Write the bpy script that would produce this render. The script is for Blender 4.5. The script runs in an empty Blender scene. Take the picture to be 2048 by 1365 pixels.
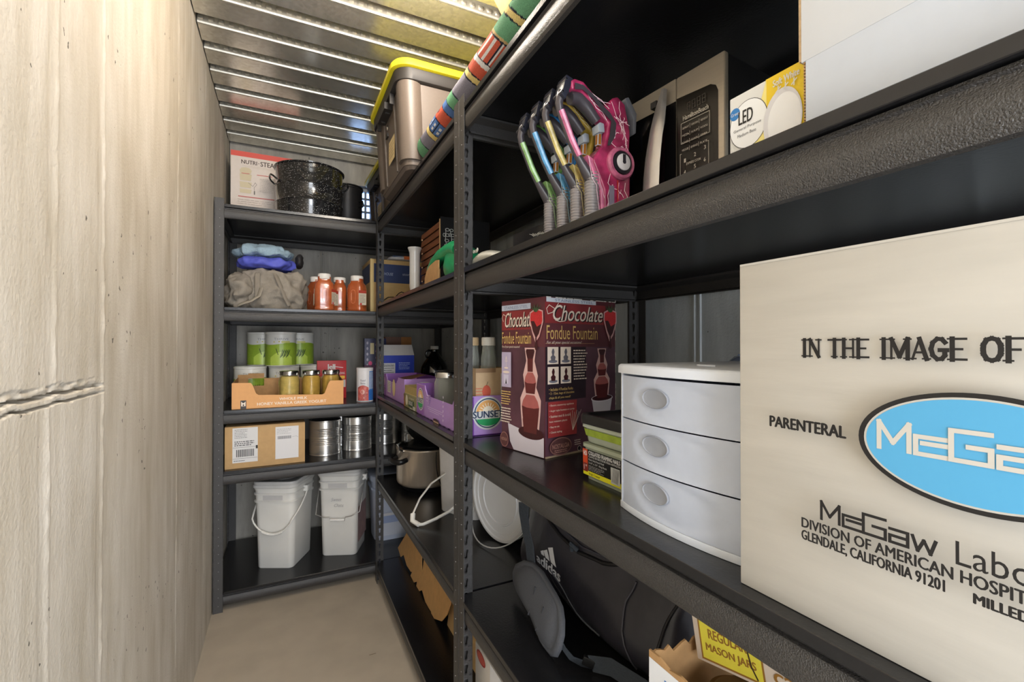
import bpy, bmesh, math, random
from mathutils import Vector, Matrix, noise
from mathutils.bvhtree import BVHTree
R = math.radians
S = bpy.context.scene
COL = S.collection
random.seed(5)

# ------------------------------------------------------------------ camera, light, exposure
cam = bpy.data.cameras.new('camera'); cam.sensor_width = 36; cam.lens = 920.9 * 36 / 2048; cam.clip_start = 0.02
co = bpy.data.objects.new('camera', cam); COL.objects.link(co)
co.location = (-0.414, -1.1535, 1.1829)
yaw, pitch = 0.46, 0.0065
co.rotation_euler = (R(90) + pitch, 0, -yaw)
S.camera = co
S.view_settings.view_transform = 'Standard'; S.view_settings.look = 'None'
S.view_settings.gamma = 1; S.view_settings.exposure = 1.3
S.view_settings.use_curve_mapping = False
S.render.film_transparent = False
w = bpy.data.worlds.new('world'); S.world = w; w.use_nodes = True
bg = w.node_tree.nodes['Background']; bg.inputs[0].default_value = (0.84, 0.91, 1.0, 1); bg.inputs[1].default_value = 1.6

def area(name, loc, target, size, power, col, sy=None):
    l = bpy.data.lights.new(name, 'AREA'); l.energy = power; l.color = col; l.size = size
    if sy: l.shape = 'RECTANGLE'; l.size_y = sy
    o = bpy.data.objects.new(name, l); COL.objects.link(o); o.location = loc
    d = Vector(target) - Vector(loc); o.rotation_euler = d.to_track_quat('-Z', 'Y').to_euler()
    return o
def bulb(name, loc, power, col, r=.05):
    l = bpy.data.lights.new(name, 'POINT'); l.energy = power; l.color = col; l.shadow_soft_size = r
    o = bpy.data.objects.new(name, l); COL.objects.link(o); o.location = loc
    return o
area('doorway_daylight', (-0.15, -2.6, 1.30), (-0.1, -0.3, 1.0), 1.4, 20, (0.95, 0.96, 1.0), 2.1)
area('camera_side_fill', (-0.22, -1.62, 0.95), (-0.25, 0.5, 0.85), 0.4, 2.5, (0.84, 0.91, 1.0))  # added soft fill behind the camera, brightens the shelf interiors
bulb('ceiling_bulb', (0.06, -1.2, 2.22), 11.5, (1.0, 0.89, 0.76), .05)
bulb('aisle_fill', (-0.06, 0.05, 2.18), 9, (1.0, 0.89, 0.76), .07)  # added warm fill for the far end, no known lamp there

# ------------------------------------------------------------------ materials
def lin(c):
    c = c / 255
    return c / 12.92 if c <= .04045 else ((c + .055) / 1.055) ** 2.4
def rgb(r, g, b): return (lin(r), lin(g), lin(b), 1)
MC = {}
def mk(c, rough=.55, metal=0, bump=0, scale=60, var=.06, trans=0, emis=0, spec=.5, stretch=None, coat=0, alpha=1, ior=1.45, dist=.002):
    """procedural material: noise-varied colour and optional noise bump"""
    key = (c, rough, metal, bump, scale, var, trans, emis, spec, stretch, coat, alpha, ior, dist)
    if key in MC: return MC[key]
    m = bpy.data.materials.new('mat_%02x%02x%02x_%d' % (int(c[0]), int(c[1]), int(c[2]), len(MC))); m.use_nodes = True
    nt = m.node_tree; b = nt.nodes['Principled BSDF']
    b.inputs['Roughness'].default_value = rough; b.inputs['Metallic'].default_value = metal
    b.inputs['Specular IOR Level'].default_value = spec; b.inputs['IOR'].default_value = ior
    b.inputs['Transmission Weight'].default_value = trans; b.inputs['Coat Weight'].default_value = coat
    b.inputs['Alpha'].default_value = alpha
    base = rgb(*c)
    tc = nt.nodes.new('ShaderNodeTexCoord'); vec = tc.outputs['Object']
    if stretch:
        mp = nt.nodes.new('ShaderNodeMapping'); mp.inputs['Scale'].default_value = stretch
        nt.links.new(vec, mp.inputs[0]); vec = mp.outputs[0]
    if var > 0:
        n = nt.nodes.new('ShaderNodeTexNoise'); n.inputs['Scale'].default_value = scale; n.inputs['Detail'].default_value = 4
        nt.links.new(vec, n.inputs['Vector'])
        r = nt.nodes.new('ShaderNodeValToRGB')
        r.color_ramp.elements[0].position = .3; r.color_ramp.elements[1].position = .7
        r.color_ramp.elements[0].color = tuple(x * (1 - var) for x in base[:3]) + (1,)
        r.color_ramp.elements[1].color = tuple(min(1, x * (1 + var)) for x in base[:3]) + (1,)
        nt.links.new(n.outputs['Fac'], r.inputs[0]); nt.links.new(r.outputs[0], b.inputs['Base Color'])
    else: b.inputs['Base Color'].default_value = base
    if bump:
        n2 = nt.nodes.new('ShaderNodeTexNoise'); n2.inputs['Scale'].default_value = scale * 2; n2.inputs['Detail'].default_value = 3
        nt.links.new(vec, n2.inputs['Vector'])
        bp = nt.nodes.new('ShaderNodeBump'); bp.inputs['Strength'].default_value = bump; bp.inputs['Distance'].default_value = dist
        nt.links.new(n2.outputs['Fac'], bp.inputs['Height']); nt.links.new(bp.outputs[0], b.inputs['Normal'])
    if emis:
        b.inputs['Emission Color'].default_value = base; b.inputs['Emission Strength'].default_value = emis
    MC[key] = m
    return m
def ink(*c): return mk(c, .5, var=0)
METAL = mk((52, 50, 49), .36, 0, 1.0, 330, .25, spec=.95, dist=.0014)
BOARD = mk((26, 26, 28), .26, 0, .12, 90, .2, spec=.6)
CARD = mk((186, 146, 96), .8, 0, .25, 40, .08, stretch=(1, 1, 6))
CARDIN = mk((172, 134, 90), .85, 0, .2, 50, .1)
WHITE = mk((226, 228, 230), .5, var=.02)
WPLAS = mk((222, 220, 214), .38, var=.03, scale=10)
BLK = mk((16, 16, 18), .35, var=.1)
MATTB = mk((22, 22, 25), .7, var=.1)
CHROME = mk((200, 200, 200), .18, 1, 0, 30, .03)
STEEL = mk((206, 200, 192), .27, 1, .05, 200, .05, stretch=(1, 1, .02))
GLASS = mk((232, 236, 230), .07, 0, 0, 10, 0, trans=.84, ior=1.2, spec=.9)
CLEAR = mk((240, 240, 232), .04, 0, 0, 10, 0, trans=1, ior=1.15, spec=.9)
PAPER = mk((214, 210, 204), .7, var=.03)

# ------------------------------------------------------------------ mesh helpers
class G:
    def __init__(s): s.v = []; s.f = []; s.m = []; s.mats = []
    def mi(s, m):
        if m is None: return 0
        if m not in s.mats: s.mats.append(m)
        return s.mats.index(m)
    def add(s, vs, fs, m=None, M=None):
        o = len(s.v)
        if M is not None: vs = [tuple(M @ Vector(v)) for v in vs]
        s.v += [tuple(v) for v in vs]; i = s.mi(m)
        for f in fs: s.f.append(tuple(o + k for k in f)); s.m.append(i)
        return s
    def box(s, x0, y0, z0, x1, y1, z1, m=None, M=None):
        x0, x1 = sorted((x0, x1)); y0, y1 = sorted((y0, y1)); z0, z1 = sorted((z0, z1))
        v = [(x0, y0, z0), (x1, y0, z0), (x1, y1, z0), (x0, y1, z0), (x0, y0, z1), (x1, y0, z1), (x1, y1, z1), (x0, y1, z1)]
        return s.add(v, [(0, 3, 2, 1), (4, 5, 6, 7), (0, 1, 5, 4), (1, 2, 6, 5), (2, 3, 7, 6), (3, 0, 4, 7)], m, M)
    def loft(s, rings, m=None, M=None, cap=(1, 1), closed=False):
        n = len(rings[0]); v = [p for r in rings for p in r]; f = []
        k = len(rings)
        for i in range(k if closed else k - 1):
            j = (i + 1) % k
            for a in range(n):
                b = (a + 1) % n
                f.append((i * n + a, i * n + b, j * n + b, j * n + a))
        if not closed:
            if cap[0]: f.append(tuple(range(n - 1, -1, -1)))
            if cap[1]: f.append(tuple(range((k - 1) * n, k * n)))
        return s.add(v, f, m, M)
    def lathe(s, prof, n=32, m=None, M=None, c=(0, 0, 0), cap=(1, 1)):
        """prof [(r,z)] turned round z through c"""
        rings = [[(c[0] + r * math.cos(2 * math.pi * a / n), c[1] + r * math.sin(2 * math.pi * a / n), c[2] + z) for a in range(n)] for r, z in prof]
        return s.loft(rings, m, M, cap)
    def tube(s, pts, r, n=8, m=None, M=None, closed=False, flat=1.0):
        pts = [Vector(p) for p in pts]; rings = []; k = len(pts)
        up = Vector((0, 0, 1)); prev = None
        for i, p in enumerate(pts):
            a = pts[(i - 1) % k] if (closed or i > 0) else p
            b = pts[(i + 1) % k] if (closed or i < k - 1) else p
            t = (b - a).normalized()
            if prev is None:
                u = t.cross(up)
                if u.length < .1: u = t.cross(Vector((1, 0, 0)))
                u.normalize()
            else:
                u = prev - t * prev.dot(t); u.normalize()
            prev = u; w_ = t.cross(u)
            rr = r[i] if isinstance(r, (list, tuple)) else r
            rings.append([tuple(p + u * rr * math.cos(2 * math.pi * j / n) + w_ * rr * flat * math.sin(2 * math.pi * j / n)) for j in range(n)])
        return s.loft(rings, m, M, closed=closed)
    def prism(s, poly, a, b, ax='z', m=None, M=None):
        """extrude 2-D polygon between a and b along ax ('x': poly=(y,z), 'y': (x,z), 'z': (x,y))"""
        def P(q, t): return (t, q[0], q[1]) if ax == 'x' else (q[0], t, q[1]) if ax == 'y' else (q[0], q[1], t)
        n = len(poly); area_ = sum(poly[i][0] * poly[(i + 1) % n][1] - poly[(i + 1) % n][0] * poly[i][1] for i in range(n))
        if (area_ < 0) != (ax == 'y'): poly = poly[::-1]
        v = [P(q, a) for q in poly] + [P(q, b) for q in poly]
        f = [tuple(range(n - 1, -1, -1)), tuple(range(n, 2 * n))] + [(i, (i + 1) % n, n + (i + 1) % n, n + i) for i in range(n)]
        return s.add(v, f, m, M)
    def out(s, name, parent=None, mat=None, bevel=0, sharp=35, sub=0, loc=None, rot=None, seg=2, flat=False):
        me = bpy.data.meshes.new(name); me.from_pydata(s.v, [], s.f)
        if mat is not None: me.materials.append(mat)
        else:
            for m in s.mats: me.materials.append(m)
            me.polygons.foreach_set('material_index', s.m)
        if bevel:
            bm = bmesh.new(); bm.from_mesh(me); bmesh.ops.remove_doubles(bm, verts=bm.verts, dist=1e-6)
            es = [e for e in bm.edges if len(e.link_faces) == 2 and e.calc_face_angle(0) > R(25)]
            bmesh.ops.bevel(bm, geom=es, offset=bevel, segments=seg, affect='EDGES', profile=.6, clamp_overlap=True)
            bm.to_mesh(me); bm.free()
        if not flat:
            me.polygons.foreach_set('use_smooth', [True] * len(me.polygons)); me.set_sharp_from_angle(angle=R(sharp))
        me.update()
        o = bpy.data.objects.new(name, me); COL.objects.link(o)
        if parent is not None: o.parent = parent
        if loc: o.location = loc
        if rot is not None: o.rotation_euler = rot
        return o
def tag(o, label, cat, group=None):
    o['label'] = label; o['category'] = cat
    if group: o['group'] = group
    return o
def thing(name, label, cat, loc=(0, 0, 0), rz=0, group=None, rot=None):
    o = bpy.data.objects.new(name, None); COL.objects.link(o); o.location = loc; o.rotation_euler = rot or (0, 0, rz)
    o.empty_display_size = .05
    return tag(o, label, cat, group)
def struct(o): o['kind'] = 'structure'; return o
def dup(root, loc, rz=None, label=None, group=None):
    r = root.copy(); COL.objects.link(r); r.location = loc
    if rz is not None: r.rotation_euler = (0, 0, rz)
    if label: r['label'] = label
    if group: r['group'] = group
    for ch in list(root.children):
        c = ch.copy(); COL.objects.link(c); c.parent = r
        for g in list(ch.children):
            d = g.copy(); COL.objects.link(d); d.parent = c
    return r
def rr(w, d, r, z, n=5, cx=0, cy=0):
    """rounded rectangle ring centred on cx,cy"""
    out = []
    for k, (sx, sy) in enumerate(((1, 1), (-1, 1), (-1, -1), (1, -1))):
        for i in range(n + 1):
            a = math.pi / 2 * (k + i / n)
            out.append((cx + sx * (w / 2 - r) + r * math.cos(a), cy + sy * (d / 2 - r) + r * math.sin(a), z))
    return out
def blob(name, parent, c, size, mat, p=2.5, nu=40, nv=26, amp=.01, sc=8, seed=0, floor=None, ridge=0, ceil=None):
    """lumpy rounded body for cloth and bags"""
    g = G(); v = []; f = []
    def sp(x, e): return math.copysign(abs(x) ** (2 / e), x)
    for j in range(nv + 1):
        ph = -math.pi / 2 + math.pi * j / nv
        for i in range(nu):
            th = 2 * math.pi * i / nu
            d = Vector((sp(math.cos(ph), p) * sp(math.cos(th), p), sp(math.cos(ph), p) * sp(math.sin(th), p), sp(math.sin(ph), p)))
            q = Vector((d.x * size[0], d.y * size[1], d.z * size[2]))
            nn = noise.noise((q + Vector((seed, seed * 2, 0))) * sc)
            n2 = noise.noise((q + Vector((seed, 3, seed))) * sc * 2.7)
            if ridge: nn = 1 - 2 * abs(nn) * 1.6; n2 = 1 - 2 * abs(n2) * 1.6
            q += d.normalized() * (nn * amp + n2 * amp * .4)
            q += Vector(c)
            if floor is not None: q.z = max(q.z, floor)
            if ceil is not None and q.z > ceil: q.z = ceil - .0004 * (1 + d.z)
            v.append(tuple(q))
    for j in range(nv):
        for i in range(nu):
            a = j * nu + i; b = j * nu + (i + 1) % nu
            f.append((a, b, b + nu, a + nu))
    g.add(v, f, mat)
    return g.out(name, parent, sharp=60)

# ------------------------------------------------------------------ flat print
TXT = {}
def glyphs(s, bold=0, shear=0):
    k = (s, bold, shear)
    if k in TXT: return TXT[k]
    c = bpy.data.curves.new('txt', 'FONT'); c.body = s; c.size = 1; c.offset = bold; c.shear = shear; c.resolution_u = 3
    o = bpy.data.objects.new('txt', c); COL.objects.link(o)
    bpy.context.view_layer.update()
    dg = bpy.context.evaluated_depsgraph_get(); me = bpy.data.meshes.new_from_object(o.evaluated_get(dg))
    vs = [tuple(x.co) for x in me.vertices]; fs = [tuple(p.vertices) for p in me.polygons]
    bpy.data.objects.remove(o); bpy.data.curves.remove(c); bpy.data.meshes.remove(me)
    xs = [v[0] for v in vs] or [0]; ys = [v[1] for v in vs] or [0]
    TXT[k] = (vs, fs, min(xs), max(xs), min(ys), max(ys))
    return TXT[k]
SERIF = {'I': [[(.5, 0), (.5, 1)]], 'N': [[(.12, 0), (.12, 1)], [(.12, 1), (.88, 0)], [(.88, 0), (.88, 1)]], 'T': [[(.5, 0), (.5, 1)], [(.02, .97), (.98, .97)]],
 'H': [[(.15, 0), (.15, 1)], [(.85, 0), (.85, 1)], [(.15, .5), (.85, .5)]], 'E': [[(.18, 0), (.18, 1)], [(.18, .97), (.9, .97)], [(.18, .5), (.7, .5)], [(.18, .03), (.92, .03)]],
 'F': [[(.18, 0), (.18, 1)], [(.18, .97), (.9, .97)], [(.18, .5), (.7, .5)]], 'M': [[(.1, 0), (.1, 1)], [(.1, 1), (.5, .1)], [(.5, .1), (.9, 1)], [(.9, 1), (.9, 0)]],
 'A': [[(.08, 0), (.5, 1)], [(.5, 1), (.92, 0)], [(.25, .33), (.75, .33)]], 'L': [[(.2, 0), (.2, 1)], [(.2, .03), (.9, .03)]], 'D': [[(.18, 0), (.18, 1)], [(.18, .97), (.55, .97), (.85, .75), (.88, .5), (.85, .25), (.55, .03), (.18, .03)]],
 'G': [[(.88, .8), (.7, .96), (.45, .98), (.2, .8), (.1, .5), (.2, .2), (.45, .02), (.7, .04), (.86, .2), (.86, .45)], [(.6, .45), (.98, .45)]],
 'O': [[(.5, .98), (.25, .92), (.1, .7), (.08, .5), (.1, .3), (.25, .08), (.5, .02), (.75, .08), (.9, .3), (.92, .5), (.9, .7), (.75, .92), (.5, .98)]]}
FEET = {'I': [(.5, 0), (.5, 1)], 'N': [(.12, 0), (.12, 1), (.88, 1)], 'T': [(.5, 0)], 'H': [(.15, 0), (.15, 1), (.85, 0), (.85, 1)], 'E': [(.18, 0), (.18, 1)], 'F': [(.18, 0), (.18, 1)],
 'M': [(.1, 0), (.1, 1), (.9, 0), (.9, 1)], 'A': [(.08, 0), (.92, 0)], 'L': [(.2, 0), (.2, 1)], 'D': [(.18, 0), (.18, 1)]}
class Print:
    """thin ink layers on a face: origin o, unit axes u (right) and v (up) in the parent's space"""
    def __init__(s, parent, o, u, v, name='printed_design', warp=None, eps=.00035):
        s.p = parent; s.o = Vector(o); s.u = Vector(u).normalized(); s.v = Vector(v).normalized(); s.n = s.u.cross(s.v)
        s.g = G(); s.k = 0; s.name = name; s.warp = warp; s.eps = eps
    def put(s, pts, fs, m, step=0):
        h = s.eps * (1 + s.k * .35); s.k += 1
        H = [h + (i // 4) * step for i in range(len(pts))] if step else [h] * len(pts)
        if s.warp: v = [s.warp(a, b, q) for (a, b), q in zip(pts, H)]
        else: v = [s.o + s.u * a + s.v * b + s.n * q for (a, b), q in zip(pts, H)]
        s.g.add(v, fs, m); return s
    def poly(s, pts, m):
        n = len(pts); a_ = sum(pts[i][0] * pts[(i + 1) % n][1] - pts[(i + 1) % n][0] * pts[i][1] for i in range(n))
        if a_ < 0: pts = pts[::-1]
        return s.put(pts, [tuple(range(n))], m)
    def rect(s, x0, y0, x1, y1, m, n=1):
        if n == 1: return s.poly([(x0, y0), (x1, y0), (x1, y1), (x0, y1)], m)
        pts = []; fs = []
        for i in range(n + 1):
            x = x0 + (x1 - x0) * i / n; pts += [(x, y0), (x, y1)]
        for i in range(n): fs.append((2 * i, 2 * i + 2, 2 * i + 3, 2 * i + 1))
        return s.put(pts, fs, m)
    def ell(s, cx, cy, rx, ry, m, n=36, a=0):
        ca, sa = math.cos(a), math.sin(a)
        return s.poly([(cx + rx * math.cos(t) * ca - ry * math.sin(t) * sa, cy + rx * math.cos(t) * sa + ry * math.sin(t) * ca) for t in [2 * math.pi * i / n for i in range(n)]], m)
    def line(s, pts, w, m, closed=False):
        if closed: pts = list(pts) + [pts[0]]
        vs = []; fs = []
        for (a, b), (c, d) in zip(pts, pts[1:]):
            dx, dy = c - a, d - b; L = math.hypot(dx, dy) or 1; dx /= L; dy /= L; e = w * .45
            a2, b2, c2, d2 = a - dx * e, b - dy * e, c + dx * e, d + dy * e; px, py = -dy * w / 2, dx * w / 2
            k = len(vs); vs += [(a2 - px, b2 - py), (c2 - px, d2 - py), (c2 + px, d2 + py), (a2 + px, b2 + py)]; fs.append((k, k + 1, k + 2, k + 3))
        return s.put(vs, fs, m, 4e-6)
    def frame(s, x0, y0, x1, y1, w, m): return s.line([(x0, y0), (x1, y0), (x1, y1), (x0, y1)], w, m, True)
    def text(s, t, x0, y0, x1, y1, m, bold=0, shear=0, slope=0):
        vs, fs, a, b, c, d = glyphs(t, 0, shear)
        if not vs: return s
        if bold:
            e = bold * (y1 - y0) * 2.0
            for q, w_ in ((-e, 0), (e, 0), (0, -e * .5), (0, e * .5)): s.text(t, x0 + q, y0 + w_, x1 + q, y1 + w_, m, 0, shear, slope); s.k -= .8
            return s
        sx = (x1 - x0) / (b - a); sy = (y1 - y0) / (d - c)
        return s.put([(x0 + (v[0] - a) * sx, y0 + (v[1] - c) * sy + slope * (v[0] - a) * sx) for v in vs], fs, m)
    def serif(s, t, x0, y0, x1, y1, w, m):
        adv = {' ': .55, 'I': .6, 'M': 1.3}
        tot = sum(adv.get(c, 1.0) for c in t); k = (x1 - x0) / tot; x = x0; H = y1 - y0
        for c in t:
            A = adv.get(c, 1.0) * k
            if c in SERIF:
                q = lambda P: (x + (.04 + .92 * P[0]) * A, y0 + P[1] * H)
                if c == 'I': q = lambda P: (x + A * .5, y0 + P[1] * H)
                for j, L in enumerate(SERIF[c]):
                    thin = (c in 'NM' and j in (0, 2) and c == 'N') or (c in 'EFTLH' and j > 0) or (c == 'A' and j != 1) or (c == 'M' and j == 0)
                    s.line([q(P) for P in L], w * (.55 if thin else 1), m)
                for P in FEET.get(c, []):
                    a, b = q(P); b += (.025 if P[1] == 0 else -.025) * H
                    s.line([(a - w * .75, b), (a + w * .75, b)], w * .4, m)
            x += A
        return s
    def lines(s, x0, y0, x1, y1, n, m, fill=.45, seed=1):
        rnd = random.Random(seed); h = (y1 - y0) / n
        for i in range(n):
            y = y1 - (i + .5) * h; x = x0; e = x1 - rnd.random() * .25 * (x1 - x0)
            vs = []; fs = []
            while x < e:
                L = min((x1 - x0) * (.05 + .12 * rnd.random()), e - x)
                k = len(vs); vs += [(x, y - h * fill / 2), (x + L, y - h * fill / 2), (x + L, y + h * fill / 2), (x, y + h * fill / 2)]; fs.append((k, k + 1, k + 2, k + 3)); x += L + (x1 - x0) * .03
            if vs: s.put(vs, fs, m)
        return s
    def bars(s, x0, y0, x1, y1, m, n=22, seed=2, horiz=False):
        rnd = random.Random(seed); t = 0; vs = []; fs = []
        L = (y1 - y0) if horiz else (x1 - x0)
        while t < L:
            w_ = L / n * (.3 + rnd.random() * .7); k = len(vs); e = min(L, t + w_)
            vs += [(x0, y0 + t), (x1, y0 + t), (x1, y0 + e), (x0, y0 + e)] if horiz else [(x0 + t, y0), (x0 + e, y0), (x0 + e, y1), (x0 + t, y1)]
            fs.append((k, k + 1, k + 2, k + 3)); t = e + L / n * (.3 + rnd.random() * .5)
        return s.put(vs, fs, m)
    def done(s, name=None):
        return s.g.out(name or s.name, s.p, flat=True)
def carton(name, label, cat, loc, rz, size, mat, bevel=.0015, group=None, open_top=False, t=.004, inner=None, body_name='box_body'):
    """origin at the front-left bottom corner, local x right, y deep"""
    T = thing(name, label, cat, loc, rz, group); w_, d, h = size; g = G()
    if not open_top: g.box(0, 0, 0, w_, d, h, mat)
    else:
        g.box(0, 0, 0, w_, d, t, inner or mat)
        g.box(0, 0, t, w_, t, h, mat); g.box(0, d - t, t, w_, d, h, inner or mat); g.box(0, t, t, t, d - t, h, mat); g.box(w_ - t, t, t, w_, d - t, h, mat)
    g.out(body_name, T, bevel=bevel if not open_top else 0)
    return T
def front(T, **k): return Print(T, (0, 0, 0), (1, 0, 0), (0, 0, 1), **k)
def leftside(T, d, **k): return Print(T, (0, d, 0), (0, -1, 0), (0, 0, 1), **k)
def rightside(T, w_, **k): return Print(T, (w_, 0, 0), (0, 1, 0), (0, 0, 1), **k)
K = ink(28, 26, 26); WI = ink(216, 217, 216)
# ------------------------------------------------------------------ the room
def concrete(name, c, dark, pits=1.0, along='Y'):
    m = bpy.data.materials.new(name); m.use_nodes = True; nt = m.node_tree; b = nt.nodes['Principled BSDF']; b.inputs['Roughness'].default_value = .8
    N = nt.nodes.new; L = nt.links.new
    tc = N('ShaderNodeTexCoord')
    mp = N('ShaderNodeMapping'); mp.inputs['Scale'].default_value = (1, 1, .18) ; L(tc.outputs['Object'], mp.inputs[0])
    n1 = N('ShaderNodeTexNoise'); n1.inputs['Scale'].default_value = 15; n1.inputs['Detail'].default_value = 9; n1.inputs['Roughness'].default_value = .62; L(mp.outputs[0], n1.inputs['Vector'])
    n2 = N('ShaderNodeTexNoise'); n2.inputs['Scale'].default_value = 2.2; n2.inputs['Detail'].default_value = 3; L(tc.outputs['Object'], n2.inputs['Vector'])
    r1 = N('ShaderNodeValToRGB'); r1.color_ramp.elements[0].position = .30; r1.color_ramp.elements[1].position = .62
    r1.color_ramp.elements[0].color = rgb(*dark); r1.color_ramp.elements[1].color = rgb(*c); L(n1.outputs['Fac'], r1.inputs[0])
    r2 = N('ShaderNodeValToRGB'); r2.color_ramp.elements[0].position = .35; r2.color_ramp.elements[0].color = (.86, .84, .8, 1); r2.color_ramp.elements[1].position = .65; r2.color_ramp.elements[1].color = (1, 1, 1, 1); L(n2.outputs['Fac'], r2.inputs[0])
    mx = N('ShaderNodeMixRGB'); mx.blend_type = 'MULTIPLY'; mx.inputs[0].default_value = 1; L(r1.outputs[0], mx.inputs[1]); L(r2.outputs[0], mx.inputs[2])
    # air holes: voronoi cells cut by a noise mask
    nd = N('ShaderNodeTexNoise'); nd.inputs['Scale'].default_value = 70; L(tc.outputs['Object'], nd.inputs['Vector'])
    vd = N('ShaderNodeVectorMath'); vd.operation = 'MULTIPLY_ADD'; L(nd.outputs['Color'], vd.inputs[0]); vd.inputs[1].default_value = (.02, .02, .02); L(tc.outputs['Object'], vd.inputs[2])
    mq = N('ShaderNodeMapping'); mq.inputs['Scale'].default_value = (1, 1.15, .8); L(vd.outputs[0], mq.inputs[0])
    vo = N('ShaderNodeTexVoronoi'); vo.inputs['Scale'].default_value = 75; L(mq.outputs[0], vo.inputs['Vector'])
    sp = N('ShaderNodeSeparateColor'); L(vo.outputs['Color'], sp.inputs[0])
    n3 = N('ShaderNodeTexNoise'); n3.inputs['Scale'].default_value = 5; L(tc.outputs['Object'], n3.inputs['Vector'])
    ma = N('ShaderNodeMath'); ma.operation = 'MULTIPLY'; L(sp.outputs[0], ma.inputs[0]); L(n3.outputs['Fac'], ma.inputs[1])
    gt = N('ShaderNodeMath'); gt.operation = 'GREATER_THAN'; gt.inputs[1].default_value = .52 - .03 * pits; L(ma.outputs[0], gt.inputs[0])
    sz = N('ShaderNodeMath'); sz.operation = 'MULTIPLY'; sz.inputs[1].default_value = .28; L(sp.outputs[1], sz.inputs[0])
    lt = N('ShaderNodeMath'); lt.operation = 'LESS_THAN'; L(vo.outputs['Distance'], lt.inputs[0]); L(sz.outputs[0], lt.inputs[1])
    an = N('ShaderNodeMath'); an.operation = 'MULTIPLY'; L(gt.outputs[0], an.inputs[0]); L(lt.outputs[0], an.inputs[1])
    mp2 = N('ShaderNodeMixRGB'); L(an.outputs[0], mp2.inputs[0]); L(mx.outputs[0], mp2.inputs[1]); mp2.inputs[2].default_value = tuple(x * .28 for x in rgb(*dark)[:3]) + (1,)
    L(mp2.outputs[0], b.inputs['Base Color'])
    n4 = N('ShaderNodeTexNoise'); n4.inputs['Scale'].default_value = 160; n4.inputs['Detail'].default_value = 4; L(tc.outputs['Object'], n4.inputs['Vector'])
    sb = N('ShaderNodeMath'); sb.operation = 'MULTIPLY_ADD'; L(an.outputs[0], sb.inputs[0]); sb.inputs[1].default_value = -2.5; L(n4.outputs['Fac'], sb.inputs[2])
    ad = N('ShaderNodeMath'); ad.operation = 'MULTIPLY_ADD'; L(n1.outputs['Fac'], ad.inputs[0]); ad.inputs[1].default_value = 1.6; L(sb.outputs[0], ad.inputs[2])
    bp = N('ShaderNodeBump'); bp.inputs['Strength'].default_value = .55; bp.inputs['Distance'].default_value = .0018; L(ad.outputs[0], bp.inputs['Height']); L(bp.outputs[0], b.inputs['Normal'])
    return m
CONC_L = concrete('concrete_warm', (210, 203, 191), (184, 174, 156), 1.0)
CONC_R = concrete('concrete_back', (176, 172, 164), (146, 143, 136), .6)
CONC_S = concrete('concrete_side', (214, 221, 225), (180, 188, 193), .6)
FLOORM = mk((172, 160, 143), .75, 0, .12, 7, .07)
# left wall: cast concrete with raised form-joint ridges and a cold-joint crack
def wall_grid():
    ys = [-2.7 + .25 * i for i in range(8)] + [-.7 + .03 * i for i in range(7)] + [-.49 + .0035 * i for i in range(118)]
    while ys[-1] < 1.3: ys.append(ys[-1] + .004 + (.008 if not (.46 < ys[-1] < .52 or .98 < ys[-1] < 1.04) else 0))
    while ys[-1] < 1.95: ys.append(ys[-1] + .03)
    zs = [0.0]
    while zs[-1] < 2.36: zs.append(zs[-1] + (.0016 if 1.09 < zs[-1] < 1.136 else .0045 if 1.08 < zs[-1] < 1.145 else .009))
    v = []; f = []
    ridges = [(-.311, .0055, .0016, .9), (-.128, .0055, .0020, 1), (.492, .0045, .0022, 1), (1.01, .005, .002, .8)]
    for y in ys:
        for z in zs:
            d = noise.noise(Vector((y * 2.3, z * 1.2, 0))) * .0022 + noise.noise(Vector((y * 14, z * 5, 2))) * .0006
            for ry, rw, rh, _ in ridges:
                yy = ry + noise.noise(Vector((z * 3, ry, 1))) * .004
                if ry == -.311 and z < 1.11: yy -= .02
                t = (y - yy) / rw
                if abs(t) < 2: d += rh * math.exp(-t * t * 2) * (.7 + 1.1 * noise.noise(Vector((y * 60, z * 45, ry)))) 
                if ry < 0 and -5 < t < -1.5: d -= .0005
            if y < -.118 and y > -2.5:
                zc = 1.111 + noise.noise(Vector((y * 25, 0, 5))) * .003
                t = (z - zc)
                k = min(1, (-.118 - y) / .12)
                if 0 < t < .0055: d -= .030 * k * (.8 + .5 * noise.noise(Vector((y * 60, z * 60, 3))))
                elif .0055 <= t < .016: d -= .0035 * k * (.55 + 1.1 * noise.noise(Vector((y * 45, z * 110, 9))))
                elif -.0115 < t < -.008: d -= .020 * k
            v.append((-.694 + min(d, .0035), y, z))
    nz = len(zs)
    for i in range(len(ys) - 1):
        for j in range(nz - 1): f.append((i * nz + j, (i + 1) * nz + j, (i + 1) * nz + j + 1, i * nz + j + 1))
    me = bpy.data.meshes.new('wall_left'); me.from_pydata(v, [], f); me.materials.append(CONC_L)
    me.polygons.foreach_set('use_smooth', [True] * len(me.polygons)); me.update()
    if me.polygons[0].normal.x < 0: me.flip_normals()
    o = bpy.data.objects.new('wall_left', me); COL.objects.link(o); return struct(o)
wall_grid()
struct(G().box(-.95, -2.7, 0, -.745, 1.95, 2.5).out('wall_left_core', mat=CONC_L, flat=True))['kind'] = 'structure'
struct(G().box(-1.0, -2.7, -.1, 1.0, 2.1, 0).out('floor', mat=FLOORM, flat=True))
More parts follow.
